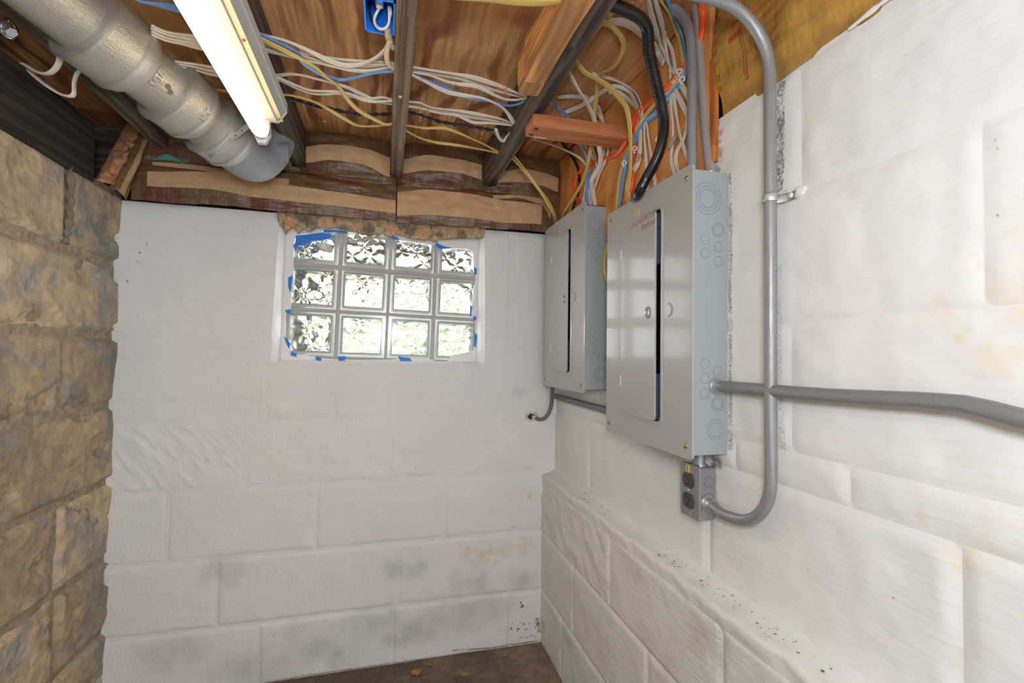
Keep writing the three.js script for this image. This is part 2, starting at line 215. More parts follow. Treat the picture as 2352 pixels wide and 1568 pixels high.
// kraft facing with faded red print
function kraftTex(W, H, su, sv, base, red, seed, dense) {
  const [c, g] = canvasOf(W, H), im = g.createImageData(W, H), R = rngOf(seed);
  for (let j = 0; j < H; j++) for (let i = 0; i < W; i++) { const u = i / W, v = j / H, s = 1 + 0.22 * fbm(u * 6, v * 22, 4, seed, 0) + 0.12 * fbm(u * 160, v * 40, 2, seed + 3, 0), k = (j * W + i) * 4; for (let q = 0; q < 3; q++) im.data[k + q] = clamp(base[q] * s) * 255; im.data[k + 3] = 255; }
  g.putImageData(im, 0, 0); const px = W / su, py = H / sv;
  const word = (x, y, h, n, a) => { let cx = x; for (let i = 0; i < n; i++) { const w = h * (0.5 + 0.25 * R()), st = h * 0.2; g.fillStyle = `rgba(${red},${a})`; const q = Math.floor(R() * 5); g.fillRect(cx * px, y * py, st * px, h * py); if (q !== 1) g.fillRect(cx * px, y * py, w * px, st * py); if (q > 1) g.fillRect((cx + w - st) * px, y * py, st * px, h * py); if (q % 2) g.fillRect(cx * px, (y + h / 2 - st / 2) * py, w * px, st * py); if (q === 3 || q === 0) g.fillRect(cx * px, (y + h - st) * py, w * px, st * py); cx += w + h * 0.22; } return cx; };
  dense({ g, px, py, R, word, red });
  const t = new THREE.CanvasTexture(c); t.colorSpace = THREE.SRGBColorSpace; t.wrapS = t.wrapT = THREE.RepeatWrapping; t.repeat.set(1 / su, 1 / sv); return t;
}
const kraftMap = kraftTex(1024, 512, 0.7, 0.3, [0.50, 0.39, 0.26], '120,36,32', 601, ({ g, px, py, R, word, red }) => {
  for (const [x, y, w, h, a] of [[0.03, 0.02, .10, .06, .55], [0.20, .10, .07, .05, .5], [0.31, .03, .13, .07, .6], [0.50, .12, .09, .05, .55], [0.60, .02, .08, .06, .5], [0.06, .17, .12, .05, .55], [0.28, .20, .10, .06, .5], [0.46, .22, .16, .05, .55]]) { g.fillStyle = `rgba(${red},${a * 0.75})`; g.fillRect(x * px, y * py, w * px, h * py); for (let i = 0; i < 5; i++) { g.fillStyle = 'rgba(120,92,64,.7)'; g.fillRect((x + 0.008 + i * w / 5) * px, (y + h * 0.2) * py, 0.003 * px, h * 0.6 * py); } word(x, y + h + 0.006, 0.01, 7, a * 0.7); }
  for (let i = 0; i < 24; i++) { g.fillStyle = `rgba(${red},.28)`; g.fillRect((0.40 + i * 0.006) * px, 0.08 * py, 0.0018 * px, 0.06 * py); }
});
const goldMap = kraftTex(1024, 1024, 0.6, 0.6, [0.68, 0.52, 0.25], '150,66,28', 631, ({ g, px, py, R, word, red }) => {
  for (let r = 0; r < 11; r++) { if (r === 5) continue; word(0.44 + 0.01 * (r % 3), 0.315 + r * 0.0175, 0.0085, 11 - (r % 3), 0.6); word(0.012, 0.315 + r * 0.0165, 0.008, 9 + (r % 2), 0.5); }
  g.strokeStyle = `rgba(${red},.65)`; g.lineWidth = 0.0035 * px; g.strokeRect(-0.02 * px, 0.30 * py, 0.13 * px, 0.20 * py); g.strokeRect(0.43 * px, 0.305 * py, 0.006 * px, 0.21 * py);
  for (let i = 0; i < 2; i++) { g.fillStyle = `rgba(${red},.7)`; g.fillRect(0.405 * px, (0.40 + i * 0.03) * py, 0.03 * px, 0.011 * py); }
  for (let i = 0; i < 7; i++) { g.save(); g.translate(0.368 * px, (0.36 + i * 0.022) * py); g.rotate(1.5708); word(0, 0, 0.018, 1, 0.6); g.restore(); } for (let i = 0; i < 12; i++) word(0.12, 0.31 + i * 0.018, 0.009, 14, 0.5);
});

/* ------------------------------------------------------------------ materials */
const std = (c, roughness = 0.7, o = {}) => { const m = new THREE.MeshStandardMaterial({ roughness, ...o }); Array.isArray(c) ? m.color.setRGB(...c) : m.color.set(c); return m; };
const phys = (c, roughness, o = {}) => { const m = new THREE.MeshPhysicalMaterial({ roughness, ...o }); m.color.setRGB(...c); return m; };
const backPaint = std([1, 1, 1], 0.62, { map: backMap, bumpMap: paintBump, bumpScale: 0.0013 });
const rightPaint = std([1, 1, 1], 0.55, { map: rightMap, bumpMap: brushBump, bumpScale: 0.0008 });
const ledgePaint = std([1, 1, 1], 0.58, { map: ledgeMap, bumpMap: brushBump, bumpScale: 0.0014 });
const plainPaint = std([0.80, 0.79, 0.78], 0.65);
const stoneMats = [[0.95, 0.95, 0.95], [0.80, 0.79, 0.77], [0.72, 0.73, 0.75], [1.02, 0.97, 0.88]].map((c) => std(c.map((x) => x * 1.6), 0.92, { map: stoneMap, bumpMap: stoneBump, bumpScale: 0.006 }));
const stoneMortar = std([0.9, 0.9, 0.9], 0.95, { map: mortarMap, bumpMap: stoneBump, bumpScale: 0.004 });
const floorMat = std([0.95, 0.93, 0.90], 0.85, { map: floorMap, bumpMap: stoneBump, bumpScale: 0.002 });
const ply = std([0.98, 0.90, 0.76], 0.72, { map: plyMap, bumpMap: woodBump, bumpScale: 0.0006 });
const board = std([1, 1, 1], 0.6, { map: boardMap, bumpMap: woodBump, bumpScale: 0.0004 });
const oldWood = std([1, 1, 1], 0.85, { map: oldWoodMap, bumpMap: woodBump, bumpScale: 0.0012 });
const oldLight = std([1, 1, 1], 0.85, { map: oldWoodLight, bumpMap: woodBump, bumpScale: 0.0012 });
const beamMat = std([0.33, 0.33, 0.35], 0.85, { map: oldWoodMap, bumpMap: woodBump, bumpScale: 0.001 });
const newWood = std([1, 1, 1], 0.7, { map: newWoodMap, bumpMap: woodBump, bumpScale: 0.0006 });
const redWood = std([0.95, 0.95, 0.95], 0.65, { map: redWoodMap, bumpMap: woodBump, bumpScale: 0.0003 });
const kraft = std([0.66, 0.66, 0.66], 0.42, { map: kraftMap, bumpMap: paperBump, bumpScale: 0.003 });
const goldKraft = std([1, 0.98, 0.95], 0.5, { map: goldMap, bumpMap: paperBump, bumpScale: 0.002 });
const brownKraft = std([0.34, 0.20, 0.075], 0.5, { map: paperMap, bumpMap: paperBump, bumpScale: 0.002 });
const tanPaper = std([0.72, 0.45, 0.235], 0.75, { map: tanMap });
const tanPaper2 = std([0.60, 0.38, 0.19], 0.75, { map: tanMap });
const tealPaper = std([0.06, 0.30, 0.26], 0.7);
const pinkWool = std([0.56, 0.25, 0.13], 1.0), dirtyWool = std([0.52, 0.40, 0.28], 1.0), greyWool = std([0.36, 0.32, 0.26], 1.0);
const woolMat = std([1, 1, 1], 1, { map: dtex(512, 512, (u, v) => { const a = fbm(u * 9, v * 12, 4, 281, 0), b = fbm(u * 14 + 3, v * 9, 3, 283, 0), c = fbm(u * 70, v * 50, 3, 285, 0); let k = mixc([0.72, 0.58, 0.45], [0.64, 0.58, 0.46], sm(-0.3, 0.3, a)); k = mixc(k, [0.46, 0.42, 0.36], sm(0.05, 0.5, b)); const q = 1 + 0.22 * c; return k.map((x) => x * q); }, true, 0.3) });
const silver = std([0.50, 0.49, 0.46], 0.40, { metalness: 0.55, bumpMap: metalBump, bumpScale: 0.0012 });
const greyIron = std([0.30, 0.32, 0.33], 0.6, { metalness: 0.1, bumpMap: metalBump, bumpScale: 0.001 });
const steel = std([0.55, 0.55, 0.55], 0.38, { metalness: 0.85 });
const shinySteel = std([0.72, 0.72, 0.72], 0.18, { metalness: 0.95 });
const emt = std([0.46, 0.465, 0.47], 0.42, { metalness: 0.35, map: emtMap, bumpMap: emtBump, bumpScale: 0.0004 });
const emtShiny = std([0.72, 0.72, 0.71], 0.28, { metalness: 0.45, map: emtMap });
const emtDark = std([0.30, 0.31, 0.32], 0.5, { metalness: 0.3, map: emtMap });
const panelGrey = phys([0.40, 0.40, 0.385], 0.40, { clearcoat: 0.5, clearcoatRoughness: 0.10 });
const panelBlue = phys([0.34, 0.39, 0.41], 0.42, { clearcoat: 0.15, clearcoatRoughness: 0.3 });
const ringGrey = std([0.22, 0.25, 0.27], 0.5);
const blueDeep = std([0.20, 0.26, 0.33], 0.5);
const blackPlastic = std([0.012, 0.012, 0.014], 0.35), brownPlastic = std([0.06, 0.045, 0.04], 0.35);
const brass = std([0.42, 0.33, 0.16], 0.4, { metalness: 0.8 });
const tagYellow = std([0.72, 0.55, 0.12], 0.5), inkBlack = std([0.02, 0.018, 0.015], 0.7), inkRed = std([0.30, 0.085, 0.03], 0.7);
const pinkTag = std([0.55, 0.30, 0.27], 0.6), tanTag = std([0.55, 0.36, 0.16], 0.6);
const cable = { white: std([0.69, 0.62, 0.52], 0.42), cream: std([0.64, 0.50, 0.30], 0.42), grey: std([0.36, 0.33, 0.27], 0.5), yellow: std([0.60, 0.42, 0.115], 0.38), blue: std([0.12, 0.30, 0.66], 0.32), orange: std([0.85, 0.115, 0.025], 0.38), black: std([0.012, 0.012, 0.013], 0.22), blackTwist: std([0.02, 0.022, 0.028], 0.2) };
const clipWhite = std([0.78, 0.76, 0.72], 0.45), clipGrey = phys([0.55, 0.52, 0.46], 0.4, { transmission: 0.3, thickness: 0 });
const boxBlue = std([0.008, 0.19, 0.78], 0.4), tapeBlue = std([0.03, 0.20, 0.66], 0.7);
const white = std([0.66, 0.65, 0.61], 0.45), enamel = std([0.78, 0.75, 0.66], 0.35), housingGrey = std([0.46, 0.44, 0.40], 0.5);
const tubeGlow = new THREE.MeshStandardMaterial({ color: 0xffffff, roughness: 0.4 }); tubeGlow.emissive.setRGB(...TUBE_COLOR); tubeGlow.emissiveIntensity = TUBE_GLOW;
const glass = phys([0.97, 0.99, 0.985], 0.02, { transmission: 1, thickness: 0.01, ior: 1.48 });
const glassRim = phys([0.82, 0.90, 0.91], 0.14, { transmission: 0.6, thickness: 0.01, ior: 1.45 });
const glassMortar = std([0.52, 0.48, 0.45], 0.8);

/* ------------------------------------------------------------------ masonry */
function masonry(parent, F, mat, name, b) {
  const { u0, u1, v0, v1, r = 0.010, dep = 0.006, proud = 0, amp = 0.0012, wob = 0.003, seed = 1, su0 = 0, su1 = 0, cell = 0.007, fq = 22, shape } = b;
  const nu = Math.max(4, Math.round((u1 - u0) / cell)), nv = Math.max(4, Math.round((v1 - v0) / cell));
  const flip = F.u.clone().cross(F.v).dot(F.n) < 0;
  const g = grid(nu, nv, (a, c) => {
    const v = lerp(v0, v1, c), ua = u0 + su0 * c, ub = u1 + su1 * c, u = lerp(ua, ub, a);
    const du = Math.min(u - ua, ub - u), dv = Math.min(v - v0, v1 - v), w = wob * fbm(u * 25, v * 25, 3, seed);
    const d = Math.min(du, dv); const edge = sm(0, r + w * 2, d + (d > 0.001 ? w : 0)) * sm(0, r, Math.max(du, 0)) ** 0.5 * sm(0, r, Math.max(dv, 0)) ** 0.5;
    let h = -dep + (dep + proud) * edge + amp * edge * 2 * fbm(u * fq, v * fq, 4, seed + 3); if (shape) h += shape(u, v, edge);
    const p = F.o.clone().addScaledVector(F.u, u).addScaledVector(F.v, v).addScaledVector(F.n, h); return [p, u, v];
  }, flip);
  return mesh(name, g, mat, parent);
}
const FB = { o: V(0, 0, 0), u: V(1, 0, 0), v: V(0, 1, 0), n: V(0, 0, 1) };
const FR = { o: V(0.5967, 0, 0), u: V(0, 0, 1), v: V(0, 1, 0), n: V(-1, 0, 0) };
const FG = { o: V(0.5458, 0, 0), u: V(0, 0, 1), v: V(0, 1, 0), n: V(-1, 0, 0) };
const FL = { o: V(-0.745, 0, 0), u: V(0, 0, 1), v: V(0, 1, 0), n: V(1, 0, 0) };

// back wall
const wallBack = struct('wall_back', 'white painted concrete block wall with the glass block window');
{
  const s = new THREE.Shape(); s.moveTo(-1.3, -0.1); s.lineTo(1.0, -0.1); s.lineTo(1.0, 1.435); s.lineTo(-1.3, 1.435); s.closePath();
  const h = new THREE.Path(); h.moveTo(-0.338, 0.972); h.lineTo(0.335, 0.972); h.lineTo(0.328, 1.432); h.lineTo(-0.322, 1.432); h.closePath(); s.holes.push(h);
  const g = extr(s, 0.22); g.translate(0, 0, -0.2212); mesh('mortar', g, backPaint, wallBack);
  const rows = [[0, 0.187, [-0.80, -0.35, 0.042, 0.435, 0.60], 0.0030], [0.187, 0.39, [-0.80, -0.466, 0.058, 0.60], 0.0022], [0.39, 0.593, [-0.80, -0.60, -0.197, 0.205, 0.60], 0.0012], [0.593, 0.793, [-0.80, -0.40, 0.02, 0.33, 0.60], 0.0004], [0.793, 0.852, [-0.80, -0.545, -0.346, -0.15, 0.05, 0.25, 0.43, 0.60], 0.0004], [0.852, 0.975, [-0.80, -0.346, -0.102, 0.30, 0.60], 0.0003]];
  let k = 0;
  for (const [a, b, us, proud] of rows) for (let i = 0; i + 1 < us.length; i++) masonry(wallBack, FB, backPaint, 'block', { u0: us[i], u1: us[i + 1], v0: a, v1: b, seed: 700 + k++ * 13, dep: a < 0.4 ? 0.0044 : a < 0.6 ? 0.0030 : 0.0018, r: a < 0.4 ? 0.010 : 0.013, wob: 0.005, proud, amp: a < 0.8 && a > 0.55 ? 0.0022 : 0.0013, shape: i === 0 && a > 0.55 && a < 0.7 ? (u, v, e) => e * 0.0028 * sm(0.05, 0.4, fbm((u + v * 0.7) * 70, (v - u * 0.5) * 14, 3, 5)) : undefined });
  for (const [a, b, xl, xr] of [[0.975, 1.04, -0.338, 0.335], [1.04, 1.235, -0.335, 0.333], [1.235, 1.436, -0.330, 0.331]]) {
    masonry(wallBack, FB, backPaint, 'block', { u0: -0.80, u1: xl, v0: a, v1: b, su1: 0.004, seed: 900 + k++, dep: 0.0015, r: 0.013 });
    masonry(wallBack, FB, backPaint, 'block', { u0: xr, u1: 0.60, v0: a, v1: b, seed: 930 + k++, dep: 0.0015, r: 0.013, shape: (u, v, e) => -0.006 * e * sm(0.018, 0, Math.abs(u - 0.43)) });
  }
}
// upper right wall and the thicker footing below it
const wallRight = struct('wall_right', 'white painted concrete block wall standing on a thicker footing');
{
  mesh('mortar', box(0.5992, 0.86, -0.1, 1.452, -0.2, 4.4), rightPaint, wallRight);
  mesh('footing_core', box(0.551, 0.60, -0.1, 0.575, -0.02, 4.4), ledgePaint, wallRight);
  const rows = [[0.585, 0.809, [-0.02, 0.291, 0.832, 1.24, 1.62, 2.0]], [0.809, 0.864, [-0.02, 0.30, 0.50, 0.70, 0.90, 1.114, 1.32, 1.55, 1.8, 2.0]], [0.864, 1.060, [-0.02, 0.35, 0.66, 1.02, 1.45, 2.0]], [1.060, 1.255, [-0.02, 0.44, 0.85, 1.263, 1.66, 2.0]], [1.255, 1.447, [-0.02, 0.25, 0.64, 1.039, 1.50, 2.0]]];
  let k = 0;
  for (const [a, b, us] of rows) for (let i = 0; i + 1 < us.length; i++) masonry(wallRight, FR, rightPaint, 'block', { u0: us[i], u1: us[i + 1], v0: a, v1: b, seed: 1100 + k++ * 7, dep: 0.0026, r: 0.013, wob: 0.005, proud: a < 0.8 ? 0.0022 : a < 0.86 ? 0.0012 : 0, amp: 0.0014, cell: 0.008 });
  const low = [[0, 0.19, [-0.02, 0.20, 0.60, 1.0, 1.4, 1.8, 2.0]], [0.19, 0.386, [-0.02, 0.292, 0.70, 1.1, 1.5, 2.0]], [0.386, 0.566, [-0.02, 0.525, 0.93, 1.33, 1.72, 2.0]]];
  for (const [a, b, us] of low) for (let i = 0; i + 1 < us.length; i++) masonry(wallRight, FG, ledgePaint, 'block', { u0: us[i], u1: us[i + 1], v0: a, v1: b, seed: 1300 + k++ * 7, dep: 0.0045, r: 0.009, proud: 0.0005, amp: i === 0 && a > 0.3 ? 0.0034 : 0.0014, fq: i === 0 && a > 0.3 ? 30 : 22, cell: 0.008 });
  // rough sloping mortar cap on top of the footing
  const cap = grid(240, 22, (a, c) => {
    const z = lerp(-0.02, 2.0, a), rag = 0.004 * fbm(z * 14, 1.3, 4, 77) + 0.003 * fbm(z * 60, 3.1, 2, 79), top = 0.590 + 0.003 * fbm(z * 9, 2.2, 3, 81);
    const s = c; let x, y;
    if (s < 0.3) { const q = s / 0.3; x = 0.5458 - 0.0008 + 0.002 * (1 - q); y = lerp(0.556, top - 0.010, q); }
    else if (s < 0.5) { const q = (s - 0.3) / 0.2 * Math.PI / 2; x = 0.5452 + 0.011 * (1 - Math.cos(q)); y = top - 0.010 + 0.010 * Math.sin(q); }
    else { const q = (s - 0.5) / 0.5; x = lerp(0.5562, 0.602, q); y = top + 0.020 * q ** 2.2 + 0.0015 * fbm(z * 50, q * 6, 3, 83); }
    const e = sm(0, 0.25, s) * sm(1, 0.6, s); x += rag * e * 1.4; y += rag * e + 0.0015 * e * fbm(z * 90, s * 10, 3, 85); return [V(x, y, z), z, s < 0.5 ? y : 0.6 + (s - 0.5) * 0.1];
  }, true);
  mesh('mortar_cap', cap, ledgePaint, wallRight);
  mesh('debris', (() => { const R = rngOf(5), L = []; for (let i = 0; i < 22; i++) { const z = 0.05 + R() * 1.1, x = 0.560 + R() * 0.026, g = new THREE.IcosahedronGeometry(0.0006 + R() * 0.0008, 0); g.scale(1 + R() * 2, 0.6, 1 + R() * 2); g.rotateY(R() * 6); g.translate(x, 0.5925 + Math.max(0, (x - 0.5562) / 0.046) ** 2.2 * 0.02, z); L.push(g); } return L; })(), std([0.16, 0.10, 0.05], 0.9), wallRight).userData.kind = 'stuff';
}
// left stone wall
const wallLeft = struct('wall_left', 'rough tan rubble stone wall, unpainted');
{
  mesh('mortar', (() => { const g = grid(90, 60, (a, c) => { const z = lerp(-0.03, 2.0, a), y = lerp(0, 1.46, c); return [V(-0.7525 + 0.004 * fbm(z * 12, y * 12, 3, 91), y, z), z, y]; }, true); return [g, boxUV(box(-1.0, -0.775, -0.1, 1.44, -0.2, 4.4), 'y')]; })(), stoneMortar, wallLeft);
  const rows = [[0, 0.215, [-0.03, 0.30, 0.72, 1.2, 1.7]], [0.22, 0.415, [-0.03, 0.215, 0.62, 1.1, 1.6]], [0.422, 0.628, [-0.03, 0.222, 0.58, 0.98, 1.5]], [0.636, 0.843, [-0.03, 0.50, 0.92, 1.4]], [0.853, 1.038, [-0.03, 0.222, 0.66, 1.05, 1.5]], [1.048, 1.242, [-0.03, 0.52, 1.0, 1.5]], [1.254, 1.452, [-0.03, 0.224, 0.62, 1.1, 1.5]]];
  const pick = [[0, 1, 0, 1], [1, 0, 3, 0], [0, 1, 0, 3], [1, 0, 2, 0], [2, 1, 0, 3], [0, 3, 1, 0], [2, 0, 3, 1]];
  rows.forEach(([a, b, us], r) => { for (let i = 0; i + 1 < us.length; i++) { const sd = 1500 + r * 31 + i * 7; masonry(wallLeft, FL, stoneMats[pick[r][i % 4]], 'stone', { u0: us[i] + 0.003, u1: us[i + 1] - 0.003, v0: a, v1: b, seed: sd, dep: 0.012, r: 0.013, wob: 0.007, amp: 0.0035, fq: 9, cell: 0.007, proud: 0.004 * fbm(r * 3.3, i * 2.7, 2, 9), shape: (u, v, e) => { const q = fbm(u * 6 + v * 3, v * 7 - u * 4, 3, sd + 2); return e * (0.006 * q + 0.003 - 0.010 * sm(0.02, 0.07, fbm(u * 6 + v * 5, v * 14 - u * 6, 3, sd + 6) - 0.20 + 1.6 * Math.max(0, a + 0.075 - v))); } }); } });
  const lump = sweep([V(-0.744, 1.445, 0.226), V(-0.742, 1.40, 0.222), V(-0.744, 1.34, 0.218), V(-0.75, 1.26, 0.224)], 0.012, 0.008, V(1, 0, 0), { lump: (t) => 0.8 + 0.5 * vn(t * 20, 1, 4) }); mesh('mortar_smear', lump, stoneMortar, wallLeft);
}
// floor, ceiling, far end of the room
const floor = struct('floor', 'bare stained concrete floor'); mesh('slab', (() => { const g = grid(80, 80, (a, c) => { const x = lerp(-0.8, 0.62, a), z = lerp(-0.05, 2.0, c); return [V(x, 0.0015 * fbm(x * 8, z * 8, 3, 95) + 0.004 * sm(0.03, 0, z), z), x, z]; }, true); return [g, boxUV(box(-1.2, 1.0, -0.2, -0.004, -0.25, 4.5), 'z')]; })(), floorMat, floor);
const YP = 1.688, YJ = 1.575;
const ceiling = struct('ceiling', 'brown plywood subfloor sheets over the joists');
for (const [z0, z1] of [[-0.2, 1.12], [1.123, 2.33], [2.333, 4.4]]) for (const [x0, x1] of [[-1.2, -0.303], [-0.30, 0.93]]) mesh('plywood_sheet', boxUV(box(x0, x1, YP, YP + 0.018, z0, z1), 'z'), ply, ceiling);
mesh('floor_above', box(-1.4, 1.2, YP + 0.02, YP + 0.12, -0.3, 4.6), oldWood, ceiling);
const wallRear = struct('wall_rear', 'far end wall of the cellar behind the viewer'); mesh('wall_slab', box(-1.2, 1.0, -0.1, 1.75, 3.7, 3.9), plainPaint, wallRear);
const rim = struct('trim_1', 'rim boards closing the joist bays along the outer walls');
mesh('rim_board', boxUV(box(-1.2, 0.95, 1.436, YP, -0.22, -0.11), 'x'), oldWood, rim); mesh('rim_board', boxUV(box(0.645, 0.86, 1.452, YP, -0.1, 4.4), 'z'), oldWood, rim); mesh('rim_board', boxUV(box(-1.0, -0.86, 1.44, YP, -0.1, 4.4), 'z'), oldWood, rim);

/* ------------------------------------------------------------------ joists and timber */
function timber(name, label, cat, x0, x1, y0, y1, z0, z1, mat, { r = 0.002, along = 'z', group, rough = 0.0015, seed = 1 } = {}) {
  const n = along === 'z' ? [4, 5, Math.round((z1 - z0) / 0.03)] : along === 'x' ? [Math.round((x1 - x0) / 0.03), 4, 4] : [4, 6, 4];
  const g = new RoundedBoxGeometry(x1 - x0, y1 - y0, z1 - z0, 2, r); // rounded ends
  const h = new THREE.BoxGeometry(x1 - x0, y1 - y0, z1 - z0, ...n.map((q) => Math.max(2, q))); const p = h.attributes.position;
  for (let i = 0; i < p.count; i++) { const X = p.getX(i), Y = p.getY(i), Z = p.getZ(i), s = along === 'z' ? Z : along === 'x' ? X : Y; const ex = Math.abs(Math.abs(X) - (x1 - x0) / 2) < 1e-5, ey = Math.abs(Math.abs(Y) - (y1 - y0) / 2) < 1e-5; const k = ex && ey ? -0.0018 : 0; p.setX(i, X + Math.sign(X) * k + rough * vn(s * 9 + seed, Y * 30, seed)); p.setY(i, Y + Math.sign(Y) * k + (Y < 0 ? rough * vn(s * 11, X * 30 + seed, seed + 3) : 0)); }
  h.translate((x0 + x1) / 2, (y0 + y1) / 2, (z0 + z1) / 2); h.computeVertexNormals(); boxUV(h, along);
  const t = thing(name, label, cat, [0, 0, 0], group); mesh('timber', h, mat, t); g.dispose(); return t;
}
const GJ = 'old floor joists under the plywood';
const jL = timber('floor_joist', 'dark old floor joist running beside the lit tube lamp, cables pass through it', 'joist', -0.283, -0.244, YJ, YP, -0.10, 4.38, oldWood, { group: GJ, seed: 3 });
const jM = timber('floor_joist', 'grey brown floor joist in the middle, carrying the blue junction box', 'joist', 0.008, 0.046, YJ, YP, -0.10, 4.38, oldLight, { group: GJ, seed: 7 });
const jR = timber('floor_joist', 'dark floor joist nearest the electrical panels, doubled by a lighter timber', 'joist', 0.309, 0.354, YJ, YP, -0.10, 4.38, oldWood, { group: GJ, seed: 11 });
timber('floor_joist', 'dark floor joist in the shadow left of the cast iron pipe', 'joist', -0.635, -0.597, YJ, YP, -0.10, 4.38, oldWood, { group: GJ, seed: 13 });
mesh('nail_head', cyl(V(0.024, YJ - 0.002, 0.535), V(0.024, YJ + 0.003, 0.535), 0.0042, 0.0042, 14), std([0.62, 0.45, 0.26], 0.5), jM);
const sis = timber('sister_joist', 'lighter orange timber nailed along the side of the right hand joist', 'timber', 0.262, 0.308, 1.556, YP - 0.004, 0.652, 4.38, newWood, { seed: 17 });
const blockT = timber('wood_block', 'short reddish wood block nailed under the joist, reaching to the board above the panels', 'wood block', 0.327, 0.588, 1.5435, 1.5735, 0.490, 0.552, redWood, { along: 'x', rough: 0.0004, seed: 19 });
for (const [z, x] of [[0.505, 0.338], [0.537, 0.340]]) { const g = new THREE.SphereGeometry(0.0045, 12, 8); g.scale(1.3, 0.25, 0.8); g.translate(x, 1.5433, z); mesh('nail_hole', g, inkBlack, blockT); }
mesh('paint_fleck', [0, 1, 2, 3].map((i) => { const g = new THREE.IcosahedronGeometry(0.0035, 1); g.scale(1.6, 0.12, 0.5); g.translate(0.352 + i * 0.008, 1.5434, 0.495 + 0.003 * (i % 2)); return g; }), std([0.75, 0.72, 0.68], 0.8), blockT);
const sill = timber('sill_beam', 'black tarred sill beam lying on top of the stone wall', 'beam', -0.86, -0.740, 1.440, 1.582, 0.135, 4.38, beamMat, { rough: 0.003, seed: 23 });
const bb = thing('backing_board', 'brown stained plywood backing board on the wall above both panels', 'board'); mesh('plywood_sheet', boxUV(box(0.585, 0.5965, 1.34, YP - 0.002, -0.02, 0.848), 'y'), board, bb);
mesh('edge_batten', boxUV(box(0.584, 0.5965, 1.37, 1.565, 0.848, 0.858), 'y'), std([0.80, 0.55, 0.30], 0.6, { map: newWoodMap }), bb);

/* ------------------------------------------------------------------ insulation */
// facing of the batts on the back rim: z of the paper over (x, y)
const zk = (x, y) => { const bays = [-0.80, -0.263, 0.027, 0.331, 0.60]; let s = 0; if (y > 1.55) { for (let i = 0; i < 4; i++) if (x >= bays[i] && x < bays[i + 1]) s = Math.sin(Math.PI * clamp((x - bays[i]) / (bays[i + 1] - bays[i]))) ** 0.5; } else s = Math.sin(Math.PI * clamp((x + 0.82) / 0.86)) ** 0.5 * (x < 0.03) + Math.sin(Math.PI * clamp((x - 0.02) / 0.62)) ** 0.5 * (x >= 0.03); const up = sm(1.54, 1.57, y); const low = 0.030 + 0.020 * s + 0.012 * Math.sin(Math.PI * clamp((y - 1.425) / 0.14)), high = 0.020 + 0.040 * s + 0.012 * Math.sin(Math.PI * clamp((y - 1.55) / 0.13)); return lerp(low, high, up) + 0.006 * fbm(x * 9, y * 40, 3, 131) + 0.004 * fbm(x * 30, y * 18, 3, 133); };
const sheet = (x0, x1, yb, yt, nx, ny, off = 0, uo = 0) => grid(nx, ny, (a, c) => { const x = lerp(x0, x1, a), y0 = typeof yb === 'function' ? yb(x) : yb, y1 = typeof yt === 'function' ? yt(x) : yt, y = lerp(y0, y1, c); return [V(x, y, zk(x, y) + off), x + uo, y]; });
const curve = (pts) => (x) => { for (let i = 0; i + 1 < pts.length; i++) if (x <= pts[i + 1][0] || i + 2 === pts.length) { const t = clamp((x - pts[i][0]) / (pts[i + 1][0] - pts[i][0])); return lerp(pts[i][1], pts[i + 1][1], t * t * (3 - 2 * t)); } };
const k5 = (px, py) => { const p = on(px, py, 'z', 0.055); return [p.x, p.y]; };
const strip = (top, bot, x0, x1) => { const T = curve(top.map((q) => k5(...q))), B = curve(bot.map((q) => k5(...q))); return sheet(x0, x1, B, T, Math.round((x1 - x0) / 0.004), 16, 0.0032); };
const wool = (pts, a, b, seed, n = 80) => sweep(pts, a, b, V(0, 0, 1), { n, seg: 14, lump: (t, L) => 0.75 + 0.5 * fbm(t * L * 60, seed, 3, seed) });
const GI = 'kraft faced insulation batts along the back wall top';
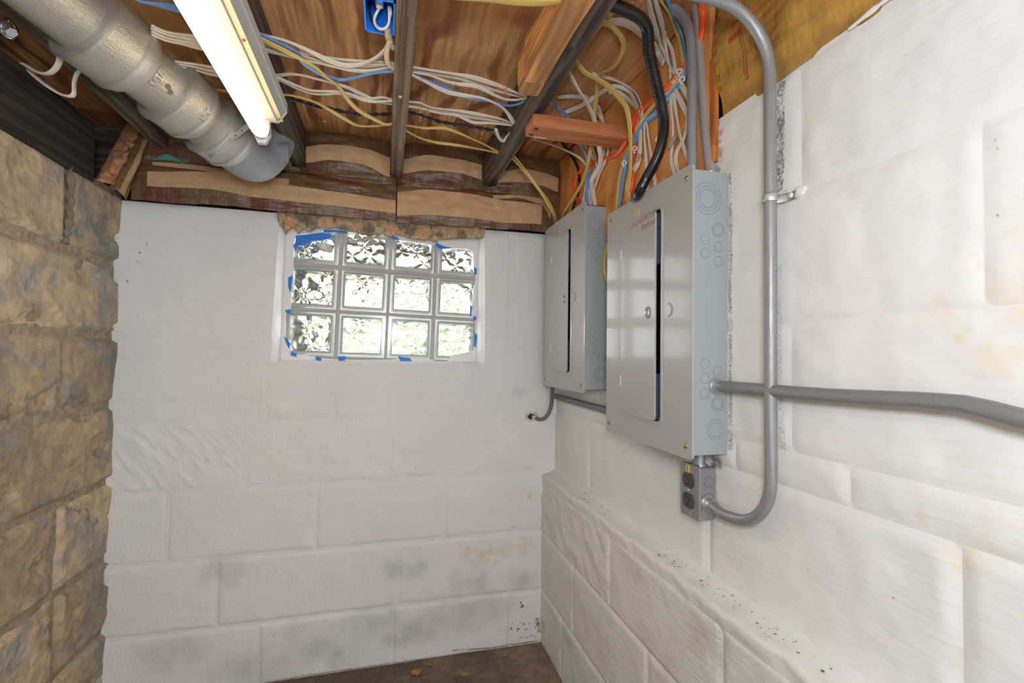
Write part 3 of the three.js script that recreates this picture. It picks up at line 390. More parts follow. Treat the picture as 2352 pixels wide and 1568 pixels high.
{
  const wob = (s) => (x) => 1.428 + 0.006 * fbm(x * 12, s, 3, s);
  let b = thing('insulation_batt', 'long brown paper faced insulation batt on the wall top left of the middle joist', 'insulation', [0, 0, 0], GI);
  mesh('paper_facing', sheet(-0.695, 0.028, wob(3), 1.572, 150, 34), kraft, b);
  mesh('stapling_strip', strip([[335, 394], [480, 397], [600, 418], [760, 440], [897, 457]], [[335, 428], [480, 436], [600, 456], [760, 472], [897, 487]], on(340, 410, 'z', 0.055).x, 0.026), tanPaper, b);
  const fringe = (pts, yTop, seed) => { const W = pts.map(([x, y]) => { const p = on(x, y, 'z', 0.026); return [p.x, p.y]; }), B = (x) => { for (let q = 0; q + 1 < W.length; q++) if (x <= W[q + 1][0] || q + 2 === W.length) return lerp(W[q][1], W[q + 1][1], clamp((x - W[q][0]) / (W[q + 1][0] - W[q][0]))); }; const x0 = W[0][0], x1 = W[W.length - 1][0];
    const f = (side) => grid(150, 16, (a, c) => { const x = lerp(x0, x1, a), yb = B(x) + 0.002 * vn(x * 300, 2, seed), y = lerp(yb, yTop + 0.01, c), e = Math.sin(Math.PI * clamp(c * 0.9 + 0.04)) ** 0.6, n = fbm(x * 34, y * 60, 4, seed) * 0.012 + fbm(x * 120, y * 120, 2, seed + 3) * 0.004; return [V(x, y, side ? 0.006 + 0.002 * c : 0.010 + 0.022 * e + n * e), x, y]; }, !!side); return [f(0), f(1)]; };
  mesh('fiberglass', fringe([[637, 506], [641, 516], [650, 524], [654, 536], [657, 528], [668, 519], [676, 521], [683, 535], [690, 527], [698, 522], [710, 530], [715, 526], [725, 520], [740, 519], [757, 523], [765, 520], [790, 525], [808, 528], [820, 533], [850, 540], [858, 537], [880, 537], [897, 541]], 1.434, 5), woolMat, b);
  b = thing('insulation_batt', 'brown paper insulation batt on the wall top, right of the middle joist, above the window', 'insulation', [0, 0, 0], GI);
  mesh('paper_facing', sheet(0.030, 0.60, wob(7), 1.572, 120, 34, 0.002, 0.33), kraft, b);
  mesh('stapling_strip', strip([[902, 437], [1000, 436], [1080, 446], [1160, 462], [1240, 470]], [[902, 492], [1000, 494], [1080, 501], [1145, 511], [1240, 515]], 0.032, on(1243, 490, 'z', 0.055).x), tanPaper, b);
  mesh('torn_strip', strip([[1130, 448], [1190, 449], [1240, 455], [1268, 478]], [[1130, 458], [1190, 456], [1240, 468], [1270, 508]], on(1132, 450, 'z', 0.055).x, on(1265, 490, 'z', 0.055).x), tanPaper, b);
  mesh('fiberglass', fringe([[897, 541], [910, 536], [925, 539], [945, 546], [975, 549], [990, 549], [1001, 554], [1012, 547], [1040, 546], [1065, 544], [1090, 546], [1113, 544]], 1.432, 9), woolMat, b);
  // batts between the joists
  const bay = (label, x0, x1, top, bot, sx0, sx1, uo, m = tanPaper) => { const q = thing('insulation_batt', label, 'insulation', [0, 0, 0], GI); mesh('paper_facing', sheet(x0, x1, 1.555, (x) => YP - 0.003 - 0.006 * Math.abs(fbm(x * 8, 2, 2, 5)), 70, 30, 0.003, uo), kraft, q); mesh('stapling_strip', sheet(sx0, sx1, curve(bot.map((w) => k5(...w))), curve(top.map((w) => k5(...w))), 70, 14, 0.0062), m, q); return q; };
  bay('insulation batt with tan strip wedged between the left and middle joists', -0.243, 0.008, [[706, 338], [760, 336], [830, 345], [896, 362]], [[706, 374], [760, 372], [830, 382], [896, 405]], -0.241, 0.007, 0.12);
  bay('insulation batt with tan strip wedged between the middle and right joists', 0.046, 0.309, [[930, 366], [985, 361], [1050, 370], [1112, 381]], [[930, 398], [985, 396], [1050, 403], [1112, 414]], 0.047, 0.303, 0.41);
  bay('insulation batt behind the yellow cables beside the smaller panel', 0.354, 0.598, [[1160, 395], [1200, 393], [1240, 400], [1279, 409]], [[1150, 420], [1200, 424], [1240, 430], [1275, 440]], 0.356, 0.575, 0.22);
  b = bay('shadowed insulation batt behind the cast iron pipe elbow with teal edged strip', -0.66, -0.283, [[345, 372], [450, 380], [560, 398], [640, 410]], [[345, 380], [450, 392], [560, 412], [640, 424]], on(350, 375, 'z', 0.06).x, -0.285, 0.5);
  mesh('teal_edge', sheet(on(352, 362, 'z', 0.06).x, on(425, 372, 'z', 0.06).x, curve([k5(352, 368), k5(390, 369), k5(430, 378)]), curve([k5(352, 366), k5(385, 357), k5(430, 374)]), 24, 6, 0.0075), tealPaper, b);
  // corner batt, edge on, with the pink wool showing
  b = thing('insulation_batt', 'batt stuffed in the left corner showing pink orange wool beside a tan strip', 'insulation', [0, 0, 0], GI);
  const L0 = (t) => on(lerp(300, 222, t), lerp(278, 420, t), 'x', -0.742), R0 = (t) => { const p = on(lerp(352, 288, t), lerp(292, 462, t), 'z', 0.075); return p; };
  const cs = (a, c) => { const A = L0(1 - c), B = R0(1 - c), p = A.lerp(B, a); p.x += 0.02 * Math.sin(a * Math.PI) + 0.003 * fbm(a * 8, c * 8, 3, 3); p.z += 0.015 * Math.sin(a * Math.PI); return p; };
  mesh('paper_facing', grid(26, 36, (a, c) => [cs(0.28 + 0.72 * a, c), a * 0.14, c * 0.25]), brownKraft, b);
  mesh('stapling_strip', grid(6, 30, (a, c) => { const q = 0.60 + 0.26 * a + 0.06 * Math.sin(c * 3) - 0.10 * (1 - c), p = cs(q, c); p.x += 0.003; p.z += 0.003; return [p, a * 0.04, c * 0.25]; }), tanPaper2, b);
  mesh('fiberglass', grid(18, 60, (a, c) => { const p = cs(-0.06 + 0.40 * a, c * 0.96 + 0.02), s = Math.sin(a * Math.PI) ** 0.5; p.x += 0.012 * s + 0.022 * s * fbm(a * 4, c * 10, 4, 11); p.z += 0.010 * s + 0.018 * s * fbm(a * 5, c * 11 + 4, 4, 13); return [p, a, c]; }), pinkWool, b);
}
{ // golden brown facing over the right wall
  const b = thing('insulation_batt', 'golden brown paper insulation with faded red print above the right wall', 'insulation');
  mesh('paper_facing', grid(130, 34, (a, c) => { const z = lerp(0.852 + 0.012 * (1 - c), 2.0, a), y = lerp(1.444 + 0.006 * fbm(z * 14, 1, 3, 3), YP, c); const x = 0.606 - 0.022 * Math.sin(Math.PI * clamp(c * 0.9 + 0.05)) - 0.010 * fbm(z * 6 + c * 2, c * 3, 3, 17) - 0.014 * sm(0.1, 0, Math.abs(z - 1.0 - 0.15 * c)) * (1 - c) + 0.006 * fbm(z * 30, c * 6, 2, 19); return [V(x, y, z), z + 0.1, y - 1.4]; }, true), goldKraft, b);
  mesh('mortar_bead', sweep([V(0.594, 1.447, 1.12), V(0.592, 1.452, 1.2), V(0.594, 1.452, 1.35)], 0.004, 0.003, V(1, 0, 0), { lump: (t) => 0.6 + 0.6 * Math.abs(vn(t * 14, 2, 2)) }), clipWhite, b);
}

/* ------------------------------------------------------------------ glass block window */
const win = struct('window_1', 'glass block window of four columns and three rows with ragged painted edge');
{
  const zf = -0.044, hole = [[679, 540], [700, 537], [740, 534], [742, 528], [795, 533], [830, 534], [893, 540], [909, 549], [950, 556], [993, 562], [1001, 559], [1013, 568], [1045, 570], [1073, 571], [1087, 579], [1089, 612], [1093, 622], [1092, 650], [1087, 668], [1089, 681], [1083, 706], [1087, 726], [1092, 730], [1094, 775], [1089, 806], [1065, 811], [1038, 816], [1028, 830], [1001, 830], [987, 824], [926, 824], [891, 826], [840, 827], [783, 826], [750, 824], [718, 818], [695, 815], [671, 813], [664, 785], [655, 775], [656, 750], [655, 722], [667, 712], [669, 673], [662, 660], [664, 636], [674, 632], [673, 600], [675, 561]].map(([x, y]) => { const p = on(x, y, 'z', zf); return [p.x, p.y]; });
  const s = shapeOf([[-0.345, 0.96], [0.342, 0.96], [0.342, 1.436], [-0.345, 1.436]]); const h = new THREE.Path(); hole.forEach(([x, y], i) => i ? h.lineTo(x, y) : h.moveTo(x, y)); h.closePath(); s.holes.push(h);
  const g = extr(s, 0.004, 0.0012); g.translate(0, 0, zf - 0.005); mesh('painted_edge', g, backPaint, win);
  const tapes = [[[679, 541], [742, 534], [768, 543], [738, 553], [716, 553], [700, 563], [680, 566]], [[673, 565], [680, 556], [684, 566], [678, 574]], [[662, 637], [673, 632], [671, 650], [667, 672], [662, 660]], [[655, 712], [668, 710], [668, 718], [658, 720]], [[652, 772], [660, 778], [668, 790], [664, 800], [658, 790]], [[668, 806], [682, 812], [680, 820], [668, 816]], [[776, 818], [794, 818], [792, 828], [778, 828]], [[914, 818], [942, 822], [946, 829], [920, 829]], [[742, 527], [795, 530], [800, 537], [772, 533], [744, 534]], [[897, 541], [912, 544], [920, 552], [902, 550]], [[1001, 556], [1016, 564], [1040, 570], [1014, 572], [1002, 566]], [[1088, 612], [1095, 618], [1094, 632], [1089, 628]], [[1080, 700], [1084, 704], [1083, 722], [1079, 728]], [[1090, 724], [1095, 730], [1092, 736], [1087, 732]], [[1090, 764], [1096, 770], [1092, 800], [1088, 792]], [[726, 818], [740, 822], [736, 829], [724, 826]]];
  for (const t of tapes) { const q = t.map(([x, y]) => { const p = on(x, y, 'z', zf); return [p.x, p.y]; }); const e = extr(shapeOf(q), 0.0008); e.translate(0, 0, zf + 0.0008); mesh('masking_tape', e, tapeBlue, win); }
  const splay = (pa, pb) => grid(60, 14, (a, c) => { const A = pa(a), B = pb(a), q = c * Math.PI / 2, k = 1 - Math.cos(q) , m = Math.sin(q); const p = V(lerp(A.x, B.x, lerp(c, m, 0.5)), lerp(A.y, B.y, lerp(c, m, 0.5)), lerp(0.0006, -0.0425, lerp(c, k, 0.6))); const e = Math.sin(Math.PI * c); p.x += 0.002 * e * fbm(a * 14, c * 3, 3, 3); p.y += 0.002 * e * fbm(a * 14, c * 3, 3, 8); return [p, p.x, p.y]; });
  const jag = (t, k) => 0.003 * fbm(t * 12, k, 3, 41);
  mesh('reveal', splay((a) => V(-0.3455 + 0.012 * a + jag(a, 1), 0.962 + 0.474 * a, 0), (a) => V(-0.318 + 0.008 * a, 0.972 + 0.462 * a, 0)), backPaint, win);
  mesh('reveal', splay((a) => V(0.356 + jag(a, 5), 0.962 + 0.474 * a, 0), (a) => V(0.314, 0.972 + 0.462 * a, 0)), backPaint, win);
  mesh('reveal', splay((a) => V(lerp(-0.347, 0.345, a), 0.964 + jag(a * 2, 9) * 0.7, 0), (a) => V(lerp(-0.320, 0.322, a), 0.976, 0)), backPaint, win);
  // blocks, the whole panel set a little out of level
  const xs = [-0.312, -0.149, 0.011, 0.167, 0.325], ys = [0.983, 1.136, 1.283, 1.432], TH = -0.028, cx = 0.011, cy = 1.21;
  const rot = (g2) => { g2.translate(-cx, -cy, 0); g2.rotateZ(TH); g2.translate(cx, cy, 0); return g2; };
  const wavy = (w, hh, seed, n, flipZ, z0, th) => { const ph = (x, y) => { let q = 0; for (let i = 0; i < 4; i++) { const X = (hash(seed, i) - 0.5) * w * 0.8, Y = (hash(seed, i + 9) - 0.5) * hh * 0.8, dx = x - X, dy = y - Y, r = Math.hypot(dx, dy), an = Math.atan2(dy, dx); q += 0.0019 * Math.cos(an * 5 + hash(seed, i + 5) * 6) * Math.exp(-((r / 0.045) ** 2)) * Math.min(1, r / 0.008); } return q + 0.0042 * fbm(x * 24, y * 24, 3, seed) * Math.min(1, Math.min(w / 2 - Math.abs(x), hh / 2 - Math.abs(y)) / 0.008); };
    const A = [], I = [], m = n + 1; for (const side of [0, 1]) for (let j = 0; j <= n; j++) for (let i = 0; i <= n; i++) { const x = (i / n - 0.5) * w, y = (j / n - 0.5) * hh, inner = side === (flipZ ? 1 : 0); A.push(x, y, z0 + (side ? th : 0) + (inner ? (flipZ ? -1 : 1) * ph(x, y) : 0)); }
    for (let j = 0; j < n; j++) for (let i = 0; i < n; i++) { const a = j * m + i, b = a + 1, c = a + m, d = c + 1, o = m * m; I.push(a, c, b, b, c, d, o + a, o + b, o + c, o + b, o + d, o + c); }
    const o = m * m; for (let i = 0; i < n; i++) { let a = i, b = i + 1; I.push(a, b, o + a, b, o + b, o + a); a = n * m + i; b = a + 1; I.push(a, o + a, b, b, o + a, o + b); a = i * m; b = a + m; I.push(a, o + a, b, b, o + a, o + b); a = i * m + n; b = a + m; I.push(a, b, o + a, b, o + b, o + a); }
    const q = new THREE.BufferGeometry(); q.setAttribute('position', new THREE.Float32BufferAttribute(A, 3)); q.setAttribute('uv', new THREE.Float32BufferAttribute(new Float32Array(A.length / 3 * 2), 2)); q.setIndex(I); q.computeVertexNormals(); return q; };
  const joints = [];
  for (let r = 0; r < 3; r++) for (let c = 0; c < 4; c++) {
    const x0 = xs[c] + 0.0045, x1 = xs[c + 1] - 0.0045, y0 = ys[r] + 0.0045, y1 = ys[r + 1] - 0.0045, mx = (x0 + x1) / 2, my = (y0 + y1) / 2, W = x1 - x0, H = y1 - y0, seed = 2000 + r * 40 + c * 9;
    const f = rrect(-W / 2, W / 2, -H / 2, H / 2, 0.006); f.holes.push(rrect(-W / 2 + 0.010, W / 2 - 0.010, -H / 2 + 0.010, H / 2 - 0.010, 0.005, THREE.Path));
    const f2 = rrect(-W / 2 + 0.009, W / 2 - 0.009, -H / 2 + 0.009, H / 2 - 0.009, 0.005); f2.holes.push(rrect(-W / 2 + 0.0135, W / 2 - 0.0135, -H / 2 + 0.0135, H / 2 - 0.0135, 0.004, THREE.Path));
    const rimG = [extr(f, 0.070, 0.002), extr(f2, 0.062, 0.0015)]; rimG[0].translate(mx, my, -0.126); rimG[1].translate(mx, my, -0.122); rimG.forEach(rot);
    const pf = wavy(W - 0.024, H - 0.024, seed, 44, false, -0.068, 0.007), pb = wavy(W - 0.024, H - 0.024, seed + 3, 44, true, -0.120, 0.007); for (const q of [pf, pb]) { q.translate(mx, my, 0); rot(q); }
    { const L = new THREE.RectAreaLight(0xffffff, DAYLIGHT, W - 0.03, H - 0.03); L.color.setRGB(0.93, 0.97, 1.0); L.name = 'window_daylight'; const p = V(mx - cx, my - cy, 0).applyAxisAngle(V(0, 0, 1), TH); L.position.set(p.x + cx, p.y + cy, -0.0515); L.lookAt(L.position.x, L.position.y, 1); L.castShadow = true; scene.add(L); }
    const gb = mesh('glass_block', [pf, pb], glass, win); mesh('block_rim', rimG, glassRim, gb);
  }
  for (let i = 0; i < 5; i++) joints.push(rot(box(xs[i] - 0.0048, xs[i] + 0.0048, 0.975, 1.44, -0.124, -0.0555))); for (let i = 0; i < 4; i++) joints.push(rot(box(-0.34, 0.34, ys[i] - 0.0048, ys[i] + 0.0048, -0.1235, -0.056)));
  mesh('block_mortar', joints, glassMortar, win);
  mesh('window_surround', [box(-0.345, -0.309, 0.95, 1.45, -0.2, -0.06), box(0.322, 0.345, 0.95, 1.45, -0.2, -0.06), box(-0.345, 0.345, 0.94, 0.977, -0.2, -0.06), box(-0.345, 0.345, 1.428, 1.46, -0.2, -0.06)], glassMortar, win);
}
/* outside, seen blurred through the blocks */
{
  const lawn = struct('lawn', 'sloping lawn outside the window'); mesh('grass', grid(60, 40, (a, c) => { const x = lerp(-6, 6, a), z = lerp(-0.24, -9, c); return [V(x, 0.90 + 0.05 * c + 0.02 * fbm(x * 2, z * 2, 3, 3), z), x, z]; }), std([0.68, 0.66, 0.50], 0.9, { map: dtex(256, 256, (u, v) => { const s = 0.8 + 0.3 * fbm(u * 40, v * 40, 3, 5, 40); return [s, s, s * 0.9]; }, true, 1) }), lawn);
  const R = rngOf(77);
  const house = thing('neighbour_house', 'pale cream building wall blurred behind the upper glass blocks', 'house', [0, 0, 0]); mesh('wall', box(-2.2, 5.0, 0.9, 2.75, -6.2, -6), std([0.86, 0.81, 0.72], 0.8), house); mesh('roof', box(-2.4, 5.3, 2.75, 2.95, -6.5, -5.7), std([0.2, 0.18, 0.17], 0.8), house);
  const post = thing('downpipe', 'dark grey post standing outside behind the leftmost glass blocks', 'post'); mesh('pipe', cyl(V(-0.42, 0.9, -0.75), V(-0.42, 2.6, -0.75), 0.075), std([0.10, 0.105, 0.11], 0.5), post); mesh('bracket', box(-0.5, -0.34, 1.26, 1.30, -0.84, -0.66), std([0.10, 0.105, 0.11], 0.5), post);
  const soff = thing('porch_beam', 'dark overhanging beam outside above the top row of glass blocks', 'beam'); mesh('timber', box(-1.6, 1.6, 1.455, 1.70, -0.55, -0.30), std([0.05, 0.05, 0.05], 0.8), soff);
  const bush = (label, x, z, n, w, h, cols) => { const t = thing('garden_plant', label, 'plant', [x, 0.90, z], 'plants outside the window'); const L = []; for (let i = 0; i < n; i++) { const g = new THREE.SphereGeometry(0.035, 5, 4); g.scale(0.5, 1.5, 0.18); g.rotateZ((R() - 0.5) * 2.4); g.rotateY(R() * 6.28); g.translate((R() - 0.5) * w, 0.02 + R() * h, (R() - 0.5) * w * 0.5); L.push(g); } mesh('foliage', L, std(cols, 0.7), t); const S = []; for (let i = 0; i < 6; i++) S.push(cyl(V((R() - 0.5) * 0.1, 0, 0), V((R() - 0.5) * w * 0.7, h * 0.8, (R() - 0.5) * 0.1), 0.006, 0.003, 6)); mesh('stem', S, std([0.16, 0.12, 0.06], 0.9), t); };
  bush('green leafy plant outside, low behind the third column of glass blocks', 0.20, -2.1, 60, 0.7, 0.20, [0.26, 0.42, 0.10]);
  bush('yellowish plant outside, low behind the second column of glass blocks', -0.5, -2.6, 60, 0.8, 0.26, [0.62, 0.52, 0.22]);
  bush('bright green plant outside, behind the bottom right glass block', 1.0, -1.9, 50, 0.5, 0.18, [0.30, 0.50, 0.10]);
}

/* ------------------------------------------------------------------ cast iron waste pipe */
{
  const P1 = at(303, 141, 0.95), P2 = at(545, 338, 1.20), D = P2.clone().sub(P1).normalize();
  const sAt = (px) => { let a = -1.2, b = 0.8; for (let i = 0; i < 50; i++) { const m = (a + b) / 2; proj(P1.clone().addScaledVector(D, m))[0] < px ? a = m : b = m; } return (a + b) / 2; };
  const r = 0.0575, t = thing('waste_pipe', 'silver painted cast iron waste pipe with bell joints hanging beside the tube lamp', 'pipe');
  const sec = (s0, s1) => { mesh('barrel', latheOn(P1.clone().addScaledVector(D, s0), D, [[0, r], [s1 - s0, r]]), silver, t); };
  const hub = (s0, L, R = 0.0755) => mesh('bell_joint', latheOn(P1.clone().addScaledVector(D, s0), D, [[0, r - 0.002], [0.0005, r + 0.005], [0.0006, R - 0.004], [0.001, R - 0.001], [0.004, R], [0.008, R], [0.010, R - 0.002], [L * 0.62, R - 0.0035], [L * 0.66, R - 0.001], [L * 0.74, R - 0.001], [L * 0.80, R - 0.004], [L * 0.9, R - 0.009], [L, r + 0.0025], [L + 0.012, r - 0.001]], 64), silver, t);
  const a0 = sAt(186), a1 = sAt(378), a2 = sAt(478);
  sec(-1.1, sAt(535)); hub(a0, 0.105, 0.079); hub(a1, 0.085); hub(a2, 0.080, 0.074);
  mesh('boss', (() => { const g = new THREE.SphereGeometry(0.008, 12, 10); g.scale(1.3, 1, 1.3); const q = P1.clone().addScaledVector(D, a0 + 0.004).addScaledVector(V(0.25, -0.85, 0.35).normalize(), 0.074); g.translate(q.x, q.y, q.z); return g; })(), silver, t);
  const e0 = P1.clone().addScaledVector(D, a2 + 0.07), eDir = V(0.25, 1, -0.25).normalize(), pts = []; const e1 = e0.clone().addScaledVector(D, 0.055);
  pts.push(e0, e0.clone().addScaledVector(D, 0.03), e1.clone().addScaledVector(D, 0.012).addScaledVector(eDir, 0.008), e1.clone().addScaledVector(D, 0.032).addScaledVector(eDir, 0.045), e1.clone().addScaledVector(D, 0.034).addScaledVector(eDir, 0.10));
  mesh('elbow', sweep(pts, 0.062, 0.062, V(0, 1, 0), { seg: 36, n: 40 }), greyIron, t);
  const cp = e1.clone().addScaledVector(eDir, 0.03); mesh('cleanout_plug', cyl(cp, cp.clone().add(V(0.085, 0.0, -0.01)), 0.026, 0.024, 20), greyIron, t);
  const font = await new FontLoader().loadAsync('fonts/droid/droid_sans_bold.typeface.json');
  const letter = (str, s, ang, size, lift, spin = 0) => { const g = new TextGeometry(str, { font, size, depth: 0.007, curveSegments: 3, bevelEnabled: true, bevelSize: 0.0006, bevelThickness: 0.0008, bevelSegments: 1 }); g.center(); const up0 = V(0, 1, 0).addScaledVector(D, -D.y).normalize(), side = D.clone().cross(up0).normalize(); const n = side.clone().multiplyScalar(Math.cos(ang)).addScaledVector(up0, Math.sin(ang)); const y = D.clone().multiplyScalar(-1), x = y.clone().cross(n).normalize(); g.applyMatrix4(new THREE.Matrix4().makeBasis(x, y, n)); const q = P1.clone().addScaledVector(D, s).addScaledVector(n, lift); g.translate(q.x, q.y, q.z); return g; };
  const sM = sAt(326), sH = sAt(427); let A = -0.28;
  // angle that faces the camera
  { const up0 = V(0, 1, 0).addScaledVector(D, -D.y).normalize(), side = D.clone().cross(up0).normalize(); const c = EYE.clone().sub(P1); A = Math.atan2(c.dot(up0), c.dot(side)); }
  mesh('raised_letter', [letter('M', sM, A - 0.04, 0.015, r), letter('I', sM, A + 0.16, 0.015, r), letter('C', sM, A + 0.33, 0.015, r), letter('H', sH, A + 0.05, 0.014, 0.0718), letter('X', sH, A + 0.27, 0.014, 0.0718)], silver, t);
  for (const [s, an] of [[sAt(350), A + 0.12], [sAt(360), A + 0.02]]) { const up0 = V(0, 1, 0).addScaledVector(D, -D.y).normalize(), side = D.clone().cross(up0).normalize(), n = side.multiplyScalar(Math.cos(an)).addScaledVector(up0, Math.sin(an)), q = P1.clone().addScaledVector(D, s).addScaledVector(n, r); const g = new THREE.SphereGeometry(0.0055, 12, 10); g.translate(q.x, q.y, q.z); mesh('raised_dot', g, silver, t); }
  // perforated hanger strap round the last joint
  const sc = P1.clone().addScaledVector(D, a2 + 0.092), up0 = V(0, 1, 0).addScaledVector(D, -D.y).normalize(), side = D.clone().cross(up0).normalize(), q = [];
  for (let i = 0; i <= 10; i++) { const an = lerp(-2.6, -0.55, i / 10); q.push(sc.clone().addScaledVector(side, Math.cos(an) * -0.064).addScaledVector(up0, Math.sin(an) * 0.064).addScaledVector(D, -0.004 * i / 10)); }
  const st = thing('hanger_strap', 'perforated steel strap holding the last bell joint of the waste pipe', 'strap');
  const end = at(572, 286, 1.10); const q2 = [at(480, 359, 1.12), at(500, 343, 1.115), at(530, 320, 1.11), at(556, 300, 1.105), end];
  mesh('band', sweep(q2, 0.007, 0.0009, BK.clone(), { seg: 8, sq: 0.5 }), steel, st);
  mesh('hole', [0.18, 0.34, 0.50, 0.66, 0.82].map((u) => { const p = new THREE.CatmullRomCurve3(q2).getPointAt(u).addScaledVector(BK, 0.0012); const g = new THREE.SphereGeometry(0.0016, 8, 6); g.translate(p.x, p.y, p.z); return g; }), inkBlack, st);
}

/* ------------------------------------------------------------------ fluorescent fixture */
function fixture(label, x, y, z0, len, lit) {
  const t = thing('fluorescent_lamp', label, 'lamp', [x, y, z0]);
  const prof = [[-0.030, 0.035], [0.030, 0.035], [0.030, 0.038], [0.047, 0.058], [0.047, 0.075], [-0.047, 0.075], [-0.047, 0.058], [-0.030, 0.038]]; // open to the cover below
  const hg = extr(shapeOf(prof), len); mesh('housing', hg, housingGrey, t);
  mesh('flange', [box(0.0455, 0.049, 0.057, 0.0765, 0, len), box(-0.049, -0.0455, 0.057, 0.0765, 0, len)], white, t);
  mesh('cover_plate', rbox(-0.034, 0.030, 0.028, 0.0345, 0.004, len - 0.004, 0.002), enamel, t);
  mesh('side_rail', boxUV(box(0.031, 0.0415, 0.0325, 0.037, 0.002, len - 0.002), 'z'), std([0.74, 0.62, 0.42], 0.5), t);
  for (const zz of [0, len]) { mesh('end_plate', (() => { const g = extr(shapeOf([[-0.047, 0.0765], [0.049, 0.0765], [0.049, 0.056], [0.032, 0.030], [-0.036, 0.028], [-0.047, 0.056]]), 0.0015); g.translate(0, 0, zz - (zz ? 0 : 0.0015)); return g; })(), white, t);
    mesh('lampholder', (() => { const g = extr(shapeOf([[-0.014, 0.030], [0.014, 0.030], [0.017, -0.004], [0.008, -0.024], [-0.008, -0.024], [-0.017, -0.004]]), 0.012, 0.001); g.translate(0, 0, zz ? zz - 0.012 : 0); return g; })(), white, t); }
  mesh('tube', (() => { const g = new THREE.CapsuleGeometry(0.0185, len - 0.064, 6, 24); g.rotateX(Math.PI / 2); g.translate(0, 0, len / 2); return g; })(), lit, t);
  mesh('tube_cap', cyl(V(0, 0, 0.010), V(0, 0, 0.022), 0.0175), steel, t); mesh('tube_cap', cyl(V(0, 0, len - 0.022), V(0, 0, len - 0.010), 0.0175), steel, t);
  for (const [px, pz] of [[0.036, 0.018], [0.036, 0.30]]) { const g = new THREE.SphereGeometry(0.003, 8, 6); g.translate(px, 0.032, pz); mesh('rusty_screw', g, std([0.30, 0.16, 0.06], 0.8), t); }
  return t;
}
const F1 = { x: -0.275, y: 1.4985, z: 0.428, len: 1.22 };
fixture('white fluorescent strip lamp with one glowing tube under the left joist', F1.x, F1.y, F1.z, F1.len, tubeGlow);
for (const [dx, dy] of [[0, -1], [1, -0.15], [-1, -0.15]]) {
  const L = new THREE.RectAreaLight(0xffffff, TUBE_RECT, 0.034, F1.len - 0.1); L.color.setRGB(...TUBE_COLOR); L.name = 'tube_light';
  const p = V(F1.x, F1.y, F1.z + F1.len / 2).add(V(dx, dy, 0).normalize().multiplyScalar(0.0215)); L.position.copy(p); L.up.set(0, 0, 1); L.lookAt(p.clone().add(V(dx, dy, 0))); L.castShadow = true; scene.add(L);
}
{ // the next lamp of the row, further back in the cellar
  const g2 = tubeGlow.clone(); const z = 2.3;
  fixture('second fluorescent strip lamp further back in the cellar behind the viewer', 0.17, F1.y, z, F1.len, g2);
  const L = new THREE.RectAreaLight(0xffffff, ROOM_LAMP, 0.05, F1.len - 0.1); L.color.setRGB(1, 0.9, 0.74); const p = V(0.17, F1.y - 0.025, z + F1.len / 2); L.position.copy(p); L.up.set(0, 0, 1); L.lookAt(p.clone().add(V(0, -1, 0))); L.castShadow = true; scene.add(L);
}
